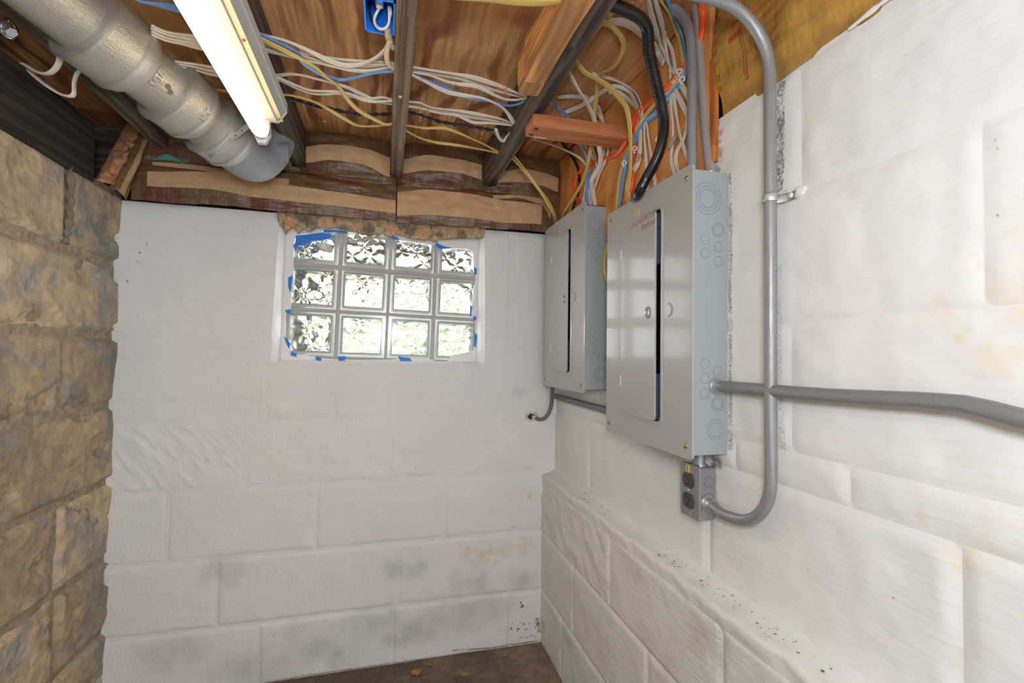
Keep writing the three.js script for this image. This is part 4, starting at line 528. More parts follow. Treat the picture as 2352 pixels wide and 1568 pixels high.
/* ------------------------------------------------------------------ electrical panels */
function makePanel(name, label, pos) {
  // local frame: x = 0 at the wall (negative into the room), y = 0 at the bottom of the cover, z = 0 at the middle
  const t = thing(name, label, 'electrical panel', pos, 'grey electrical panels on the right wall');
  const hz = 0.165, H = 0.524, d = -0.0695, cov = d - 0.0055;
  // box: five folded sides
  const w = 0.0016; mesh('box', [box(d, -0.0005, 0.008, 0.514, hz - w, hz), box(d, -0.0005, 0.008, 0.514, -hz, -hz + w), box(d, -0.0005, 0.008, 0.008 + w, -hz, hz), box(d, -0.0005, 0.514 - w, 0.514, -hz, hz), box(-0.002, -0.0005, 0.008, 0.514, -hz, hz)], panelBlue, t);
  // cover with the door opening; shape in (z -> X, y -> Y)
  const toRoom = (g, x) => { g.applyMatrix4(new THREE.Matrix4().makeBasis(V(0, 0, 1), V(0, 1, 0), V(-1, 0, 0))); g.translate(x, 0, 0); return g; };
  const s = rrect(-0.168, 0.1665, 0, H, 0.010); s.holes.push(rrect(-0.0885, 0.069, 0.052, 0.474, 0.013, THREE.Path));
  mesh('cover', toRoom(extr(s, 0.0035, 0.0009), d - 0.001), panelGrey, t);
  { const q = rrect(-0.094, 0.0745, 0.0465, 0.4795, 0.016); q.holes.push(rrect(-0.0885, 0.069, 0.052, 0.474, 0.013, THREE.Path)); mesh('opening_rim', toRoom(extr(q, 0.0012, 0.0008), cov + 0.0005), panelGrey, t); }
  const dg = extr(rrect(0, 0.1445, 0, 0.420, 0.012), 0.0022, 0.0008); const door = mesh('door', (() => { toRoom(dg, 0); const g = dg; g.rotateY(-0.020); g.translate(cov - 0.0006, 0.053, -0.0885); return g; })(), panelGrey, t);
  for (const y of [0.125, 0.410]) mesh('hinge', cyl(V(cov - 0.0035, y - 0.011, -0.0885), V(cov - 0.0035, y + 0.011, -0.0885), 0.0022, 0.0022, 10), white, t);
  { const g = new THREE.TorusGeometry(0.011, 0.0017, 8, 26); g.scale(0.62, 1, 1); g.rotateY(Math.PI / 2); g.translate(cov - 0.0078, 0.269, 0.030); mesh('latch_ring', g, steel, door); const b2 = new THREE.TorusGeometry(0.0125, 0.0007, 6, 26, Math.PI); b2.rotateZ(-Math.PI / 2); b2.rotateY(-Math.PI / 2); b2.translate(cov - 0.0012, 0.269, 0.093); mesh('latch_mark', b2, ringGrey, t); }
  for (const [y, z] of [[0.022, -0.152], [0.022, 0.148], [0.502, -0.150], [0.502, 0.149]]) { const g = new THREE.SphereGeometry(0.0052, 14, 8, 0, 7, 0, 1.57); g.scale(1, 0.55, 1); g.rotateZ(Math.PI / 2); g.translate(cov, y, z); mesh('screw', g, brass, t); }
  // inside: dead front and a column of breakers
  for (const [y0, y1] of [[0.05, 0.145], [0.372, 0.445], [0.4465, 0.48]]) mesh('dead_front', box(-0.052, -0.050, y0, y1, -0.095, 0.078), blueDeep, t);
  for (let i = 0; i < 12; i++) { const y = 0.148 + i * 0.0185; const b3 = mesh('breaker', rbox(-0.057, -0.040, y, y + 0.0172, -0.07, 0.072, 0.002), blackPlastic, t); mesh('toggle', rbox(-0.0625, -0.056, y + 0.004, y + 0.013, 0.02 + (i % 3) * 0.005, 0.050, 0.0015), blackPlastic, b3); }
  mesh('breaker_tag', [0.354].map((y) => box(-0.0578, -0.057, y - 0.003, y + 0.012, 0.05, 0.072)), tanTag, t);
  for (const y of [0.322, 0.292]) mesh('breaker_tag', box(-0.0578, -0.057, y, y + 0.011, 0.052, 0.072), pinkTag, t);
  // number tag
  mesh('number_tag', (() => { const g = rbox(cov - 0.0008, cov, 0.480, 0.496, -0.030, -0.017, 0.0003, 1); return g; })(), tagYellow, t);
  mesh('numeral', box(cov - 0.0012, cov - 0.0006, 0.4825, 0.4935, -0.0240, -0.0227), inkBlack, t);
  // knockouts on the near side
  const KO = [[1625.6, 455.5, 0.0165], [1625.6, 455.5, 0.0225], [1625.6, 455.5, 0.0285], [1650, 527.6, 0.0125], [1650, 527.6, 0.0095], [1620, 549, 0.0088], [1650, 566, 0.0088], [1620, 581, 0.0088], [1650, 600, 0.0088], [1619, 835, 0.0088], [1648, 852, 0.0088], [1619, 869, 0.0088], [1619, 904, 0.0088], [1648, 928, 0.0125], [1648, 928, 0.009], [1644, 986.6, 0.0180], [1644, 986.6, 0.0130]];
  for (const [px, py, R] of KO) { const p = on(px, py, 'z', 0.883), g = new THREE.TorusGeometry(R, 0.00045, 6, 40, 6.28); g.translate(p.x - 0.5967, p.y - 0.825, hz + 0.0001); mesh('knockout', g, ringGrey, t); }
  return t;
}
const big = makePanel('electrical_panel', 'larger looking grey electrical panel nearer the viewer, with red handwriting on its door', [0.5967, 0.825, 0.7175]);
const small = big.clone(); small.name = numbered('electrical_panel'); scene.add(small); small.position.set(0.5967, 0.9035, 0.2455);
small.userData.label = 'grey electrical panel in the corner beside the back wall, partly behind the nearer one';
{ // handwriting on the near panel
  const [c, g] = canvasOf(512, 256); g.clearRect(0, 0, 512, 256); g.fillStyle = '#fff'; g.fillRect(0, 0, 512, 256); g.globalCompositeOperation = 'source-over';
  const [c2, m] = canvasOf(512, 256); m.fillStyle = '#000'; m.fillRect(0, 0, 512, 256); m.fillStyle = '#fff'; m.strokeStyle = '#fff'; m.save(); m.transform(1, -0.04, -0.12, 1, 20, 8); m.font = 'italic 78px sans-serif'; m.fillStyle = '#777'; m.fillText('LOAD', 0, 96); m.fillStyle = '#fff'; m.fillText('CENTER', 212, 86); m.font = 'italic 84px serif'; m.fillStyle = '#ddd'; m.fillText('Pannel', 250, 178); m.restore();
  const al = new THREE.CanvasTexture(c2); const ink = std([0.26, 0.075, 0.025], 0.6, { alphaMap: al, transparent: true });
  const q = new THREE.PlaneGeometry(0.115, 0.048); q.rotateY(-Math.PI / 2); const w = mesh('handwriting', q, ink, big); w.position.set(-0.0805, 0.452, 0.0005); w.rotation.y = -0.020;
}
/* ------------------------------------------------------------------ receptacle box below the near panel */
{
  const t = thing('outlet_box', 'small grey metal outlet box with two dark receptacles under the nearer panel', 'outlet', [0.5967, 0.708, 0.826]);
  mesh('box', rbox(-0.034, -0.0003, 0, 0.094, -0.027, 0.027, 0.003, 3), emt, t);
  mesh('cover', (() => { const s = rrect(-0.0275, 0.0275, -0.001, 0.095, 0.005); const g = extr(s, 0.003, 0.0015); g.applyMatrix4(new THREE.Matrix4().makeBasis(V(0, 0, 1), V(0, 1, 0), V(-1, 0, 0))); g.translate(-0.034, 0, 0); return g; })(), emt, t);
  for (const y of [0.066, 0.028]) {
    const s = new THREE.Shape(); s.absarc(0, 0, 0.0165, -0.95, 0.95, false); s.absarc(0, 0, 0.0165, Math.PI - 0.95, Math.PI + 0.95, false); s.closePath(); const g = extr(s, 0.0022, 0.0006); g.applyMatrix4(new THREE.Matrix4().makeBasis(V(0, 0, 1), V(0, 1, 0), V(-1, 0, 0))); g.translate(-0.0375, y, -0.003);
    const rc = mesh('receptacle', g, brownPlastic, t); mesh('slot', box(-0.0408, -0.0398, y + 0.001, y + 0.008, -0.0085, -0.0065), blackPlastic, rc); mesh('slot', box(-0.0408, -0.0398, y + 0.001, y + 0.007, 0.001, 0.003), blackPlastic, rc); mesh('ground_hole', cyl(V(-0.0408, y - 0.007, -0.003), V(-0.0398, y - 0.007, -0.003), 0.0028, 0.0028, 12), blackPlastic, rc);
  }
  mesh('cover_screw', (() => { const g = new THREE.SphereGeometry(0.003, 10, 8); g.scale(0.5, 1, 1); g.translate(-0.0386, 0.047, -0.003); return g; })(), steel, t);
  mesh('number_tag', box(-0.0395, -0.0385, 0.080, 0.0945, -0.010, 0.001), tagYellow, t); mesh('numeral', box(-0.0398, -0.0394, 0.082, 0.093, -0.0055, -0.0042), inkBlack, t);
  for (const y of [0.068, 0.038]) { const g = new THREE.TorusGeometry(0.0095, 0.0006, 6, 30); g.translate(-0.0165, y, 0.0272); mesh('knockout', g, emtDark, t); }
  mesh('nipple', [cyl(V(-0.020, 0.094, 0.004), V(-0.020, 0.124, 0.004), 0.0105)], std([0.34, 0.39, 0.44], 0.4, { metalness: 0.6 }), t); mesh('locknut', cyl(V(-0.020, 0.0935, 0.004), V(-0.020, 0.0975, 0.004), 0.0145, 0.0145, 8), shinySteel, t);
}
/* ------------------------------------------------------------------ conduits */
const arc = (c, a, b, n = 8) => { const o = []; for (let i = 0; i <= n; i++) { const q = i / n * Math.PI / 2; o.push(c.clone().addScaledVector(a, Math.cos(q)).addScaledVector(b, Math.sin(q))); } return o; };
function conduit(name, label, pts, r, mat, opt = {}) { const t = thing(name, label, opt.cat ?? 'conduit'); mesh('tube', sweep(pts, r, r, V(0.3, 0.2, 1), { seg: 20, n: 90 }), mat, t); return t; }
{
  const X = 0.5725, Z = 1.007, R = 0.098, yT = 1.447;
  const c = conduit('conduit', 'grey conduit running down the right wall from the ceiling and curving into the outlet box', [V(X + 0.002, 0.738, 0.868), V(X, 0.7335, 0.90), V(X, 0.736, 0.925), ...arc(V(X, 0.736 + 0.082, Z - 0.082), V(0, -0.082, 0), V(0, 0, 0.082)).slice(1), V(X, 0.95, Z), V(X, 1.2, Z), V(X, yT - 0.02, Z), ...arc(V(X - R, yT, Z), V(R, 0, 0), V(0, R, 0)), V(0.38, yT + R, Z), V(0.24, yT + R, Z), V(0.205, yT + R + 0.006, Z), V(0.182, yT + R + 0.030, Z), V(0.175, yT + R + 0.08, Z), V(0.175, 1.70, Z)], 0.0092, emt);
  mesh('connector', [cyl(V(X + 0.003, 0.739, 0.853), V(X + 0.002, 0.738, 0.872), 0.0125), cyl(V(X + 0.003, 0.739, 0.8535), V(X + 0.003, 0.739, 0.8575), 0.0155, 0.0155, 8)], steel, c);
  const st = thing('pipe_strap', 'one hole metal strap clamping the long grey conduit to the wall', 'strap'); const sp = []; for (let i = 0; i <= 10; i++) { const a = lerp(-0.2, Math.PI + 0.5, i / 10); sp.push(V(X - Math.sin(a) * 0.0105, 1.252, Z - Math.cos(a) * -0.0105 * -1)); } sp.reverse(); sp.push(V(0.594, 1.252, Z + 0.012), V(0.5935, 1.252, Z + 0.028));
  mesh('band', sweep(sp, 0.0065, 0.0009, V(-1, 0, 0), { seg: 8, sq: 0.5, n: 40 }), steel, st); { const g = new THREE.SphereGeometry(0.0042, 12, 8); g.scale(0.6, 1, 1); g.translate(0.591, 1.252, Z + 0.020); mesh('screw', g, clipWhite, st); const q = new THREE.IcosahedronGeometry(0.0085, 2), p = q.attributes.position; for (let i = 0; i < p.count; i++) { const k = 1 + 0.5 * fbm(p.getX(i) * 200, p.getY(i) * 200 + p.getZ(i) * 90, 3, 3); p.setXYZ(i, p.getX(i) * k * 0.35, p.getY(i) * k, p.getZ(i) * k * 1.3); } q.translate(0.5965, 1.256, Z + 0.030); q.computeVertexNormals(); mesh('plaster_dab', q, clipWhite, st); }
}
{
  const a = V(0.574, 0.954, 0.884); const c = conduit('conduit', 'horizontal grey conduit crossing the right wall from the side of the nearer panel', [a, V(0.574, 0.955, 0.93), V(0.574, 0.956, 1.1), V(0.574, 0.9605, 1.235), V(0.573, 0.960, 1.265), V(0.568, 0.951, 1.32), V(0.566, 0.948, 1.5), V(0.566, 0.948, 2.2), V(0.566, 0.948, 3.0)], 0.0098, emtDark);
  c.children[0].material = std([0.40, 0.41, 0.41], 0.45, { metalness: 0.3, map: emtMap, bumpMap: emtBump, bumpScale: 0.0006 });
  mesh('connector', [cyl(V(0.574, 0.954, 0.8835), V(0.574, 0.954, 0.893), 0.0145, 0.0125), cyl(V(0.574, 0.954, 0.8832), V(0.574, 0.954, 0.886), 0.0175, 0.0175, 10)], steel, c);
}
{
  const c = conduit('conduit', 'grey conduit rising from the top of the nearer panel and bending into the ceiling', [V(0.562, 1.335, 0.828), V(0.561, 1.40, 0.828), V(0.560, 1.50, 0.829), V(0.560, 1.575, 0.828), V(0.557, 1.625, 0.826), V(0.548, 1.662, 0.818), V(0.528, 1.690, 0.803), V(0.50, 1.704, 0.79)], 0.0094, emt);
  mesh('connector', cyl(V(0.562, 1.338, 0.828), V(0.5615, 1.362, 0.828), 0.0115), emtDark, c);
  conduit('conduit', 'shiny bare metal conduit behind the grey one, against the end of the backing board', [on(1634, 400, 'x', 0.586), on(1628, 360, 'x', 0.585), on(1616, 240, 'x', 0.583), on(1606, 110, 'x', 0.581), on(1602, 60, 'x', 0.579), on(1599, 20, 'x', 0.577), on(1597, -20, 'x', 0.575)], 0.0088, emtShiny);
  conduit('conduit', 'short dark conduit along the wall under the corner panel', [V(0.583, 0.862, 0.014), V(0.583, 0.861, 0.05), V(0.583, 0.860, 0.2), V(0.583, 0.859, 0.4), V(0.583, 0.858, 0.55), V(0.583, 0.858, 0.72)], 0.0095, emtDark);
  const h = on(1236, 962, 'z', 0.012), pts = [V(0.548, 0.925, 0.10), on(1268, 905, 'z', 0.055), on(1267, 925, 'z', 0.045), on(1262, 945, 'z', 0.034), on(1252, 959, 'z', 0.024), on(1240, 963, 'z', 0.012), on(1228, 959, 'z', -0.004)];
  const cc = thing('cable', 'grey cable curving from the corner panel into the hole in the back wall', 'cable'); mesh('sheath', sweep(pts, 0.0068, 0.0068, V(1, 0, 0), { seg: 14, n: 50 }), emtDark, cc);
  const hole = thing('wall_hole', 'broken hole with crumbly rim in the back wall below the corner panel', 'hole'); const hp = on(1222, 956, 'z', 0), g = new THREE.CircleGeometry(0.017, 16), q = g.attributes.position; for (let i = 1; i < q.count; i++) { const k = 1 + 0.35 * fbm(q.getX(i) * 120, q.getY(i) * 120, 2, 9); q.setXYZ(i, q.getX(i) * k, q.getY(i) * k * 0.75, 0); }
  { const s = new THREE.CircleGeometry(1, 20), ring = []; for (let i = 0; i <= 20; i++) { const a = i / 20 * 6.283, k = 0.0145 * (1 + 0.35 * fbm(Math.cos(a) * 2 + 5, Math.sin(a) * 2, 3, 21)); ring.push(V(hp.x + Math.cos(a) * k * 1.15, hp.y + Math.sin(a) * k * 0.85, 0.0006)); } mesh('rim', sweep(ring, 0.0035, 0.0022, V(0, 0, 1), { n: 60, seg: 8, lump: (t) => 0.7 + 0.6 * Math.abs(vn(t * 18, 1, 4)) }), std([0.62, 0.58, 0.53], 0.9), hole); const f = new THREE.BufferGeometry(), P = [hp.x, hp.y, 0.0008]; for (const r of ring) P.push(r.x, r.y, 0.0008); const I = []; for (let i = 1; i <= 20; i++) I.push(0, i, i + 1); f.setAttribute('position', new THREE.Float32BufferAttribute(P, 3)); f.setAttribute('uv', new THREE.Float32BufferAttribute(new Float32Array(P.length / 3 * 2), 2)); f.setIndex(I); f.computeVertexNormals(); mesh('cavity', f, std([0.03, 0.025, 0.022], 1), hole); const cr = new THREE.IcosahedronGeometry(0.008, 2), cq = cr.attributes.position; for (let i = 0; i < cq.count; i++) { const k = 1 + 0.4 * vn(cq.getX(i) * 300, cq.getY(i) * 300, 4); cq.setXYZ(i, cq.getX(i) * k, cq.getY(i) * k, cq.getZ(i) * k * 0.5); } cr.translate(hp.x + 0.006, hp.y - 0.003, 0.002); cr.computeVertexNormals(); mesh('crumb', cr, std([0.60, 0.52, 0.44], 0.95), hole); g.dispose(); s.dispose(); }
}

/* ------------------------------------------------------------------ blue junction box on the middle joist */
{
  const p0 = on(838, 2, 'y', 1.592), t = thing('junction_box', 'open blue plastic junction box on the middle joist with looped wires inside', 'junction box');
  const x0 = -0.0445, x1 = 0.0075, z0 = 0.716, z1 = 0.805, y0 = 1.590, y1 = 1.668, w = 0.003;
  mesh('box', [box(x0, x0 + w, y0, y1, z0, z1), box(x1 - w, x1, y0, y1, z0, z1), box(x0, x1, y0, y1, z0, z0 + w), box(x0, x1, y0, y1, z1 - w, z1), box(x0, x1, y1 - w, y1, z0, z1)], boxBlue, t);
  mesh('screw_tab', rbox(-0.024, -0.012, y0 + 0.001, y0 + 0.007, z1 - 0.012, z1, 0.002), boxBlue, t);
  const loop = (pts, r, m, n) => mesh(n, sweep(pts, r, r, V(0, 1, 0), { seg: 10, n: 60 }), m, t);
  const Q = (px, py, y) => on(px, py, 'y', y);
  loop([Q(869, 4, 1.64), Q(872, 18, 1.60), Q(865, 30, 1.588), Q(860, 44, 1.583), Q(863, 58, 1.580), Q(872, 66, 1.578), Q(882, 66.5, 1.578), Q(890, 60, 1.580), Q(894, 48, 1.585), Q(894, 34, 1.592), Q(893, 18, 1.605), Q(893, 6, 1.64)], 0.0024, cable.white, 'white_wire'); loop([Q(893, 4, 1.64), Q(897, 18, 1.605), Q(898, 30, 1.594), Q(895, 44, 1.589), Q(891, 58, 1.583), Q(884, 64, 1.581)], 0.0018, cable.white, 'white_wire');
  mesh('wire_nut', cyl(V(Q(870, 8, 1.60).x, 1.612, Q(870, 8, 1.60).z), V(Q(872, 17, 1.60).x, 1.598, Q(872, 17, 1.60).z), 0.0085, 0.006, 8), std([0.60, 0.53, 0.42], 0.5), t);
  loop([Q(849, 2, 1.63), Q(850, 20, 1.606), Q(852, 38, 1.600), Q(857, 48, 1.596), Q(862, 40, 1.602), Q(866, 24, 1.62)], 0.0015, cable.black, 'black_wire'); loop([Q(846, 4, 1.63), Q(848, 24, 1.604), Q(852, 44, 1.597), Q(858, 50, 1.594)], 0.0013, cable.black, 'black_wire');
}

/* ------------------------------------------------------------------ cables */
// each point is measured on the plane the cable hangs in; depth 't' of points without a plane runs evenly between the given ones
const XB = 0.579;
function tSurf(px, py) { const tb = tOn(px, py, 'x', XB), tc = tOn(px, py, 'y', YP - 0.008); return Math.min(tb > 0 ? tb : 9, tc > 0 ? tc : 9); }
function run(pts, mode) {
  // mode: number = height of the bay; 'wall' = hugging board and ceiling; [t0, t1] = free span between two distances
  const out = []; const n = pts.length;
  pts.forEach(([px, py, o], i) => {
    let t; if (o !== undefined) t = typeof o === 'number' ? o : o.y !== undefined ? tOn(px, py, 'y', o.y) : o.x !== undefined ? tOn(px, py, 'x', o.x) : tOn(px, py, 'z', o.z);
    else if (typeof mode === 'number') t = tOn(px, py, 'y', mode);
    else if (mode === 'wall') t = tSurf(px, py);
    else { const k = i / (n - 1); t = Math.min(lerp(mode[0], mode[1], k), tSurf(px, py) - 0.004); }
    out.push(at(px, py, t));
  }); return out;
}
function wire(label, kind, pts, mode, { w = 0.0052, th = 0.0024, group, mat, name = 'cable', cat = 'cable', round = 0, ref, twist = 0.35, extra } = {}) {
  w *= 1.1; th *= 1.08; const P = run(pts, mode); const t = thing(name, label, cat, [0, 0, 0], group); const r = ref ?? (mode === 'wall' ? V(-0.8, -0.6, 0) : V(0, 1, 0.2));
  mesh('sheath', sweep(P, round || w, round || th, r.clone().normalize(), { seg: 12, twist, sq: round ? 1 : 0.8 }), mat ?? cable[kind], t); if (extra) extra(t, P); return t;
}
const twisted = (t, P) => { const c = new THREE.CatmullRomCurve3(P, false, 'centripetal'), L = c.getLength(), n = Math.round(L / 0.003), A = [[], []]; const Ps = c.getSpacedPoints(n); for (let i = 0; i <= n; i++) { const T = Ps[Math.min(n, i + 1)].clone().sub(Ps[Math.max(0, i - 1)]).normalize(), N = V(0, 1, 0).addScaledVector(T, -T.y).normalize(), B = T.clone().cross(N), q = i / n * L / 0.045 * 6.283; for (const k of [0, 1]) A[k].push(Ps[i].clone().addScaledVector(N, Math.cos(q + k * Math.PI) * 0.0024).addScaledVector(B, Math.sin(q + k * Math.PI) * 0.0024)); } for (const k of [0, 1]) mesh('strand', sweep(A[k], 0.0024, 0.0024, V(0, 1, 0), { seg: 8, n }), cable.blackTwist, t); };
const H = 1.602, G1 = 'cables strung between the left and middle joists', G2 = 'cables strung between the middle and right joists', G3 = 'cables dropping to the electrical panels', G4 = 'cables left of the tube lamp';
const J1 = [[590, 76], [600, 78]];
// between left and middle joists
wire('blue cable leaving the left joist on top and sagging to the middle joist', 'blue', [[584, 72], [594, 77], [632, 94], [676, 117], [701, 146], [735, 167], [761, 180], [787, 183], [821, 177], [856, 168.5], [902, 163], [918, 162]], 1.594, { group: G1, w: 0.0062 });
wire('yellow cable crossing diagonally below the blue one from lamp to middle joist', 'yellow', [[586, 83], [595, 87.5], [649, 114], [692, 136], [726, 156], [752, 179], [775, 196], [795, 224], [821, 251], [856, 272], [888, 286], [902, 284], [918, 284]], 1.588, { group: G1, w: 0.0056 });
wire('printed white cable on top, sagging then rising to the blue junction box', 'white', [[596, 77], [607, 81], [649, 91], [687, 106], [721, 122], [752, 137], [787, 149], [821, 149], [856, 137], [880, 120], [893, 104], [896, 96], [892, 82], [888, 68]], 1.598, { group: G1, w: 0.0062 });
wire('white cable just under the printed one, left bay', 'white', [[600, 104], [607, 105], [649, 116], [700, 124], [752, 132], [795, 139], [838, 142.5], [902, 145], [918, 147]], 1.612, { group: G1 });
wire('second white cable tucked against the one under the printed cable, left bay', 'white', [[600, 108], [608, 109], [683, 125], [735, 140], [787, 152], [838, 151], [902, 149], [918, 150]], 1.606, { group: G1 });
wire('cream cable lowest of the upper white bundle, left bay, above the blue sag', 'white', [[600, 112], [607.6, 114], [657, 126], [700, 137.5], [752, 149.5], [804, 160], [838, 164], [864, 161.6], [890, 156.5], [902, 155], [918, 155]], 1.60, { group: G1 });
wire('upper white cable of the pair leaving the lamp side together in the left bay', 'white', [[628, 173], [637, 173.7], [666, 170], [700, 173.7], [726, 180.6], [752, 187], [795, 199.5], [821, 211.6], [856, 227], [881, 235.7], [902, 239], [918, 241]], 1.606, { group: G1 });
wire('lower white cable of the pair, running flat then down to the middle joist', 'white', [[628, 176], [637, 179], [675, 194], [709, 206], [735, 209], [769.5, 210], [804, 217], [830, 227], [856, 233], [902, 232], [918, 233]], 1.600, { group: G1 });
wire('white cable hanging just below the lower white cable in the left bay', 'white', [[628, 180], [640, 183], [683, 203], [718, 214.5], [744, 216], [781, 214], [812, 222], [856, 226], [880, 223], [902, 229], [918, 230]], 1.604, { group: G1, w: 0.0046 });
wire('lower yellow cable from the lamp end sagging to the middle joist', 'yellow', [[640, 215], [650, 217], [675, 220], [718, 232], [752, 249.5], [787, 270], [818, 287], [838, 290], [873, 288], [902, 284.5], [918, 287]], 1.594, { group: G1, w: 0.0054 });
wire('black twisted cord between the left and middle joists', 'blackTwist', [[640, 222], [652, 224], [683, 230.5], [718, 242.6], [752, 248], [778, 254], [804, 260], [830, 264], [856, 263], [902, 262], [918, 262]], 1.606, { group: G1, round: 0.0026, extra: twisted, name: 'cord', cat: 'cord' });
wire('cream cable dropping from the blue junction box along the middle joist', 'cream', [[889, 64], [890, 72], [894, 88], [899, 103], [906, 112]], 1.590, { group: G1, w: 0.0048 });
wire('cream cable looping beside the middle joist below the junction box', 'cream', [[897, 95], [895, 101], [889, 114], [888, 130], [892, 145], [902, 156], [912, 160]], 1.586, { group: G1, w: 0.0048 });
// between middle and right joists
wire('topmost white cable from the middle to the right joist', 'white', [[926, 151], [944, 154], [989, 160.5], [1051, 171], [1088, 178], [1150, 198], [1187, 213], [1209, 220], [1226, 224]], 1.606, { group: G2, w: 0.0060 });
wire('white cable second from the top between the middle and right joists', 'white', [[926, 157], [944, 160], [989, 168.5], [1026, 176], [1063, 183], [1100, 197], [1143, 210], [1180, 219], [1209, 223], [1226, 227]], 1.612, { group: G2 });
wire('white cable dipping below the top two, ending at the light timber', 'white', [[926, 163], [947, 166], [989, 173], [1026, 187], [1051, 192.5], [1088, 197], [1112, 205], [1137, 219], [1162, 228], [1187, 229], [1209, 225], [1226, 224]], 1.602, { group: G2 });
wire('blue cable between the middle and right joists, half hidden behind white', 'blue', [[926, 162], [944, 168], [977, 183], [1002, 192.6], [1026, 203], [1063, 219], [1088, 227], [1125, 232], [1150, 239], [1168, 242.5], [1187, 240], [1209, 231], [1228, 222]], 1.605, { group: G2, w: 0.0056 });
wire('white cable in front of the blue one, dropping steeply at the right joist', 'white', [[926, 164], [946, 172], [977, 187], [1014, 205.5], [1038, 214], [1075, 220], [1106, 225], [1131, 234], [1150, 244], [1165, 258], [1180, 281], [1186, 289]], 1.596, { group: G2, w: 0.0056 });
wire('upper white cable of the middle bundle right of the middle joist', 'white', [[926, 232], [940, 234], [965, 236], [989, 246], [1014, 250], [1063, 256], [1112, 264.7], [1150, 273], [1176, 283], [1188, 288]], 1.606, { group: G2 });
wire('middle white cable of the middle bundle right of the middle joist', 'white', [[926, 240], [940, 243], [977, 248.6], [1001, 252], [1051, 260], [1075, 267], [1112, 273], [1150, 280], [1176, 285], [1188, 289]], 1.611, { group: G2 });
wire('bowed white cable lowest of the middle bundle right of the middle joist', 'white', [[926, 244], [960, 247], [998, 257], [1026, 261.6], [1051, 265], [1069, 273], [1088, 281], [1125, 282.6], [1180, 288], [1192, 290]], 1.600, { group: G2, w: 0.0046 });
wire('black twisted cord between the middle and right joists', 'blackTwist', [[926, 255], [940, 258.5], [965, 264.7], [1001, 277], [1038, 284.4], [1088, 292], [1137, 300], [1168, 303], [1186, 306]], 1.606, { group: G2, round: 0.0028, extra: twisted, name: 'cord', cat: 'cord' });
wire('short cream cable hooking below the right joist', 'white', [[1139, 296], [1142, 305], [1148, 318], [1156, 324], [1164, 316], [1174, 304], [1184, 292], [1190, 284]], 1.592, { group: G2, w: 0.0046 });
wire('upper yellow cable from the middle joist to the right joist', 'yellow', [[926, 287], [940, 288.7], [977, 294], [1020, 294], [1051, 304], [1082, 317.7], [1106, 328], [1132, 342], [1152, 353], [1172, 366]], 1.595, { group: G2, w: 0.0048 });
wire('lower yellow cable from the middle joist to the right joist', 'yellow', [[926, 296], [936, 302], [969, 318], [1003, 327], [1049, 333], [1095, 341], [1130, 348], [1152, 354.5], [1172, 360]], 1.595, { group: G2, w: 0.0052 });
// left of the lamp
[[59, 83, 66, 86], [64, 90, 76, 94], [72, 97, 83, 103], [79, 103, 88, 110]].forEach(([a, b, c, d], i) => wire(['topmost', 'second', 'third', 'lowest'][i] + ' white cable of the four strand bundle left of the tube lamp', 'white', [[347, a], [380, lerp(a, b, .55)], [420, b - 3 + (i > 1 ? 1 : 0)], [450, d - 2], [500, d + 8], [560, d + 14]], 1.606, { group: G4, w: 0.0050 }));
[[143, 152], [148, 160], [153, 168]].forEach(([a, b], i) => wire(['upper', 'middle', 'lower'][i] + ' white cable of the three strand bundle between pipe and tube lamp', 'white', [[398, a - 2], [415, a], [445, lerp(a, b, .4)], [473, b], [520, b + 8], [580, b + 14]], 1.606, { group: G4, w: 0.0044 }));
wire('yellow cable glimpsed between waste pipe and tube lamp', 'yellow', [[440, 196], [461, 201], [485, 203], [505, 208], [560, 212], [620, 216]], 1.604, { group: G4, w: 0.0052 });
wire('blue cable at the top edge left of the tube lamp', 'blue', [[300, -8], [323, 3], [350, 8], [385, 15], [440, 28], [520, 52], [580, 74]], 1.604, { group: G4, w: 0.0078 });
wire('white cable looping over the black sill beam in the left corner', 'white', [[52, 146], [63, 152], [90, 167], [114, 168], [132, 151], [137, 130], [126, 109]], [0.93, 0.90], { group: 'white cables looping over the sill beam', w: 0.0052, twist: 0 });
wire('double white cable drooping along the black sill beam edge', 'white', [[68, 163], [72, 167], [105, 195], [147, 219], [168, 219], [170, 190], [179, 166], [198, 150]], [0.95, 0.95], { group: 'white cables looping over the sill beam', w: 0.0058, twist: 0 });
// right hand side: joist to panels
const TS = 1.47, TB = 1.0;
const pTop = (px, py) => tOn(px, py, 'x', 0.560);
wire('left yellow cable falling from the right joist to the corner panel', 'yellow', [[1172, 358, { y: 1.60 }], [1180, 367, { y: 1.592 }], [1204, 393], [1235, 431], [1259, 462], [1272, 487], [1279, 512, { x: 0.560 }]], [1.38, 1.56], { group: G3, w: 0.0052 });
wire('right yellow cable falling from the right joist to the corner panel', 'yellow', [[1176, 354, { y: 1.60 }], [1186, 365, { y: 1.592 }], [1216, 403], [1240, 437], [1258, 468], [1270, 490], [1276, 512, { x: 0.563 }]], [1.38, 1.565], { group: G3, w: 0.0050 });
wire('long orange cable sweeping down from the conduits to the corner panel', 'orange', [[1608, -6], [1613, 30], [1610, 80], [1595, 125], [1572, 153], [1556, 172], [1539, 192], [1505, 222], [1481, 239], [1462, 262], [1452, 288], [1444, 310], [1432, 335], [1415, 355], [1391, 364], [1362, 374], [1338, 390], [1324, 408], [1319.5, 430], [1326, 459], [1330, 480, { x: 0.56 }]], 'wall', { group: G3, w: 0.0054, th: 0.004 });
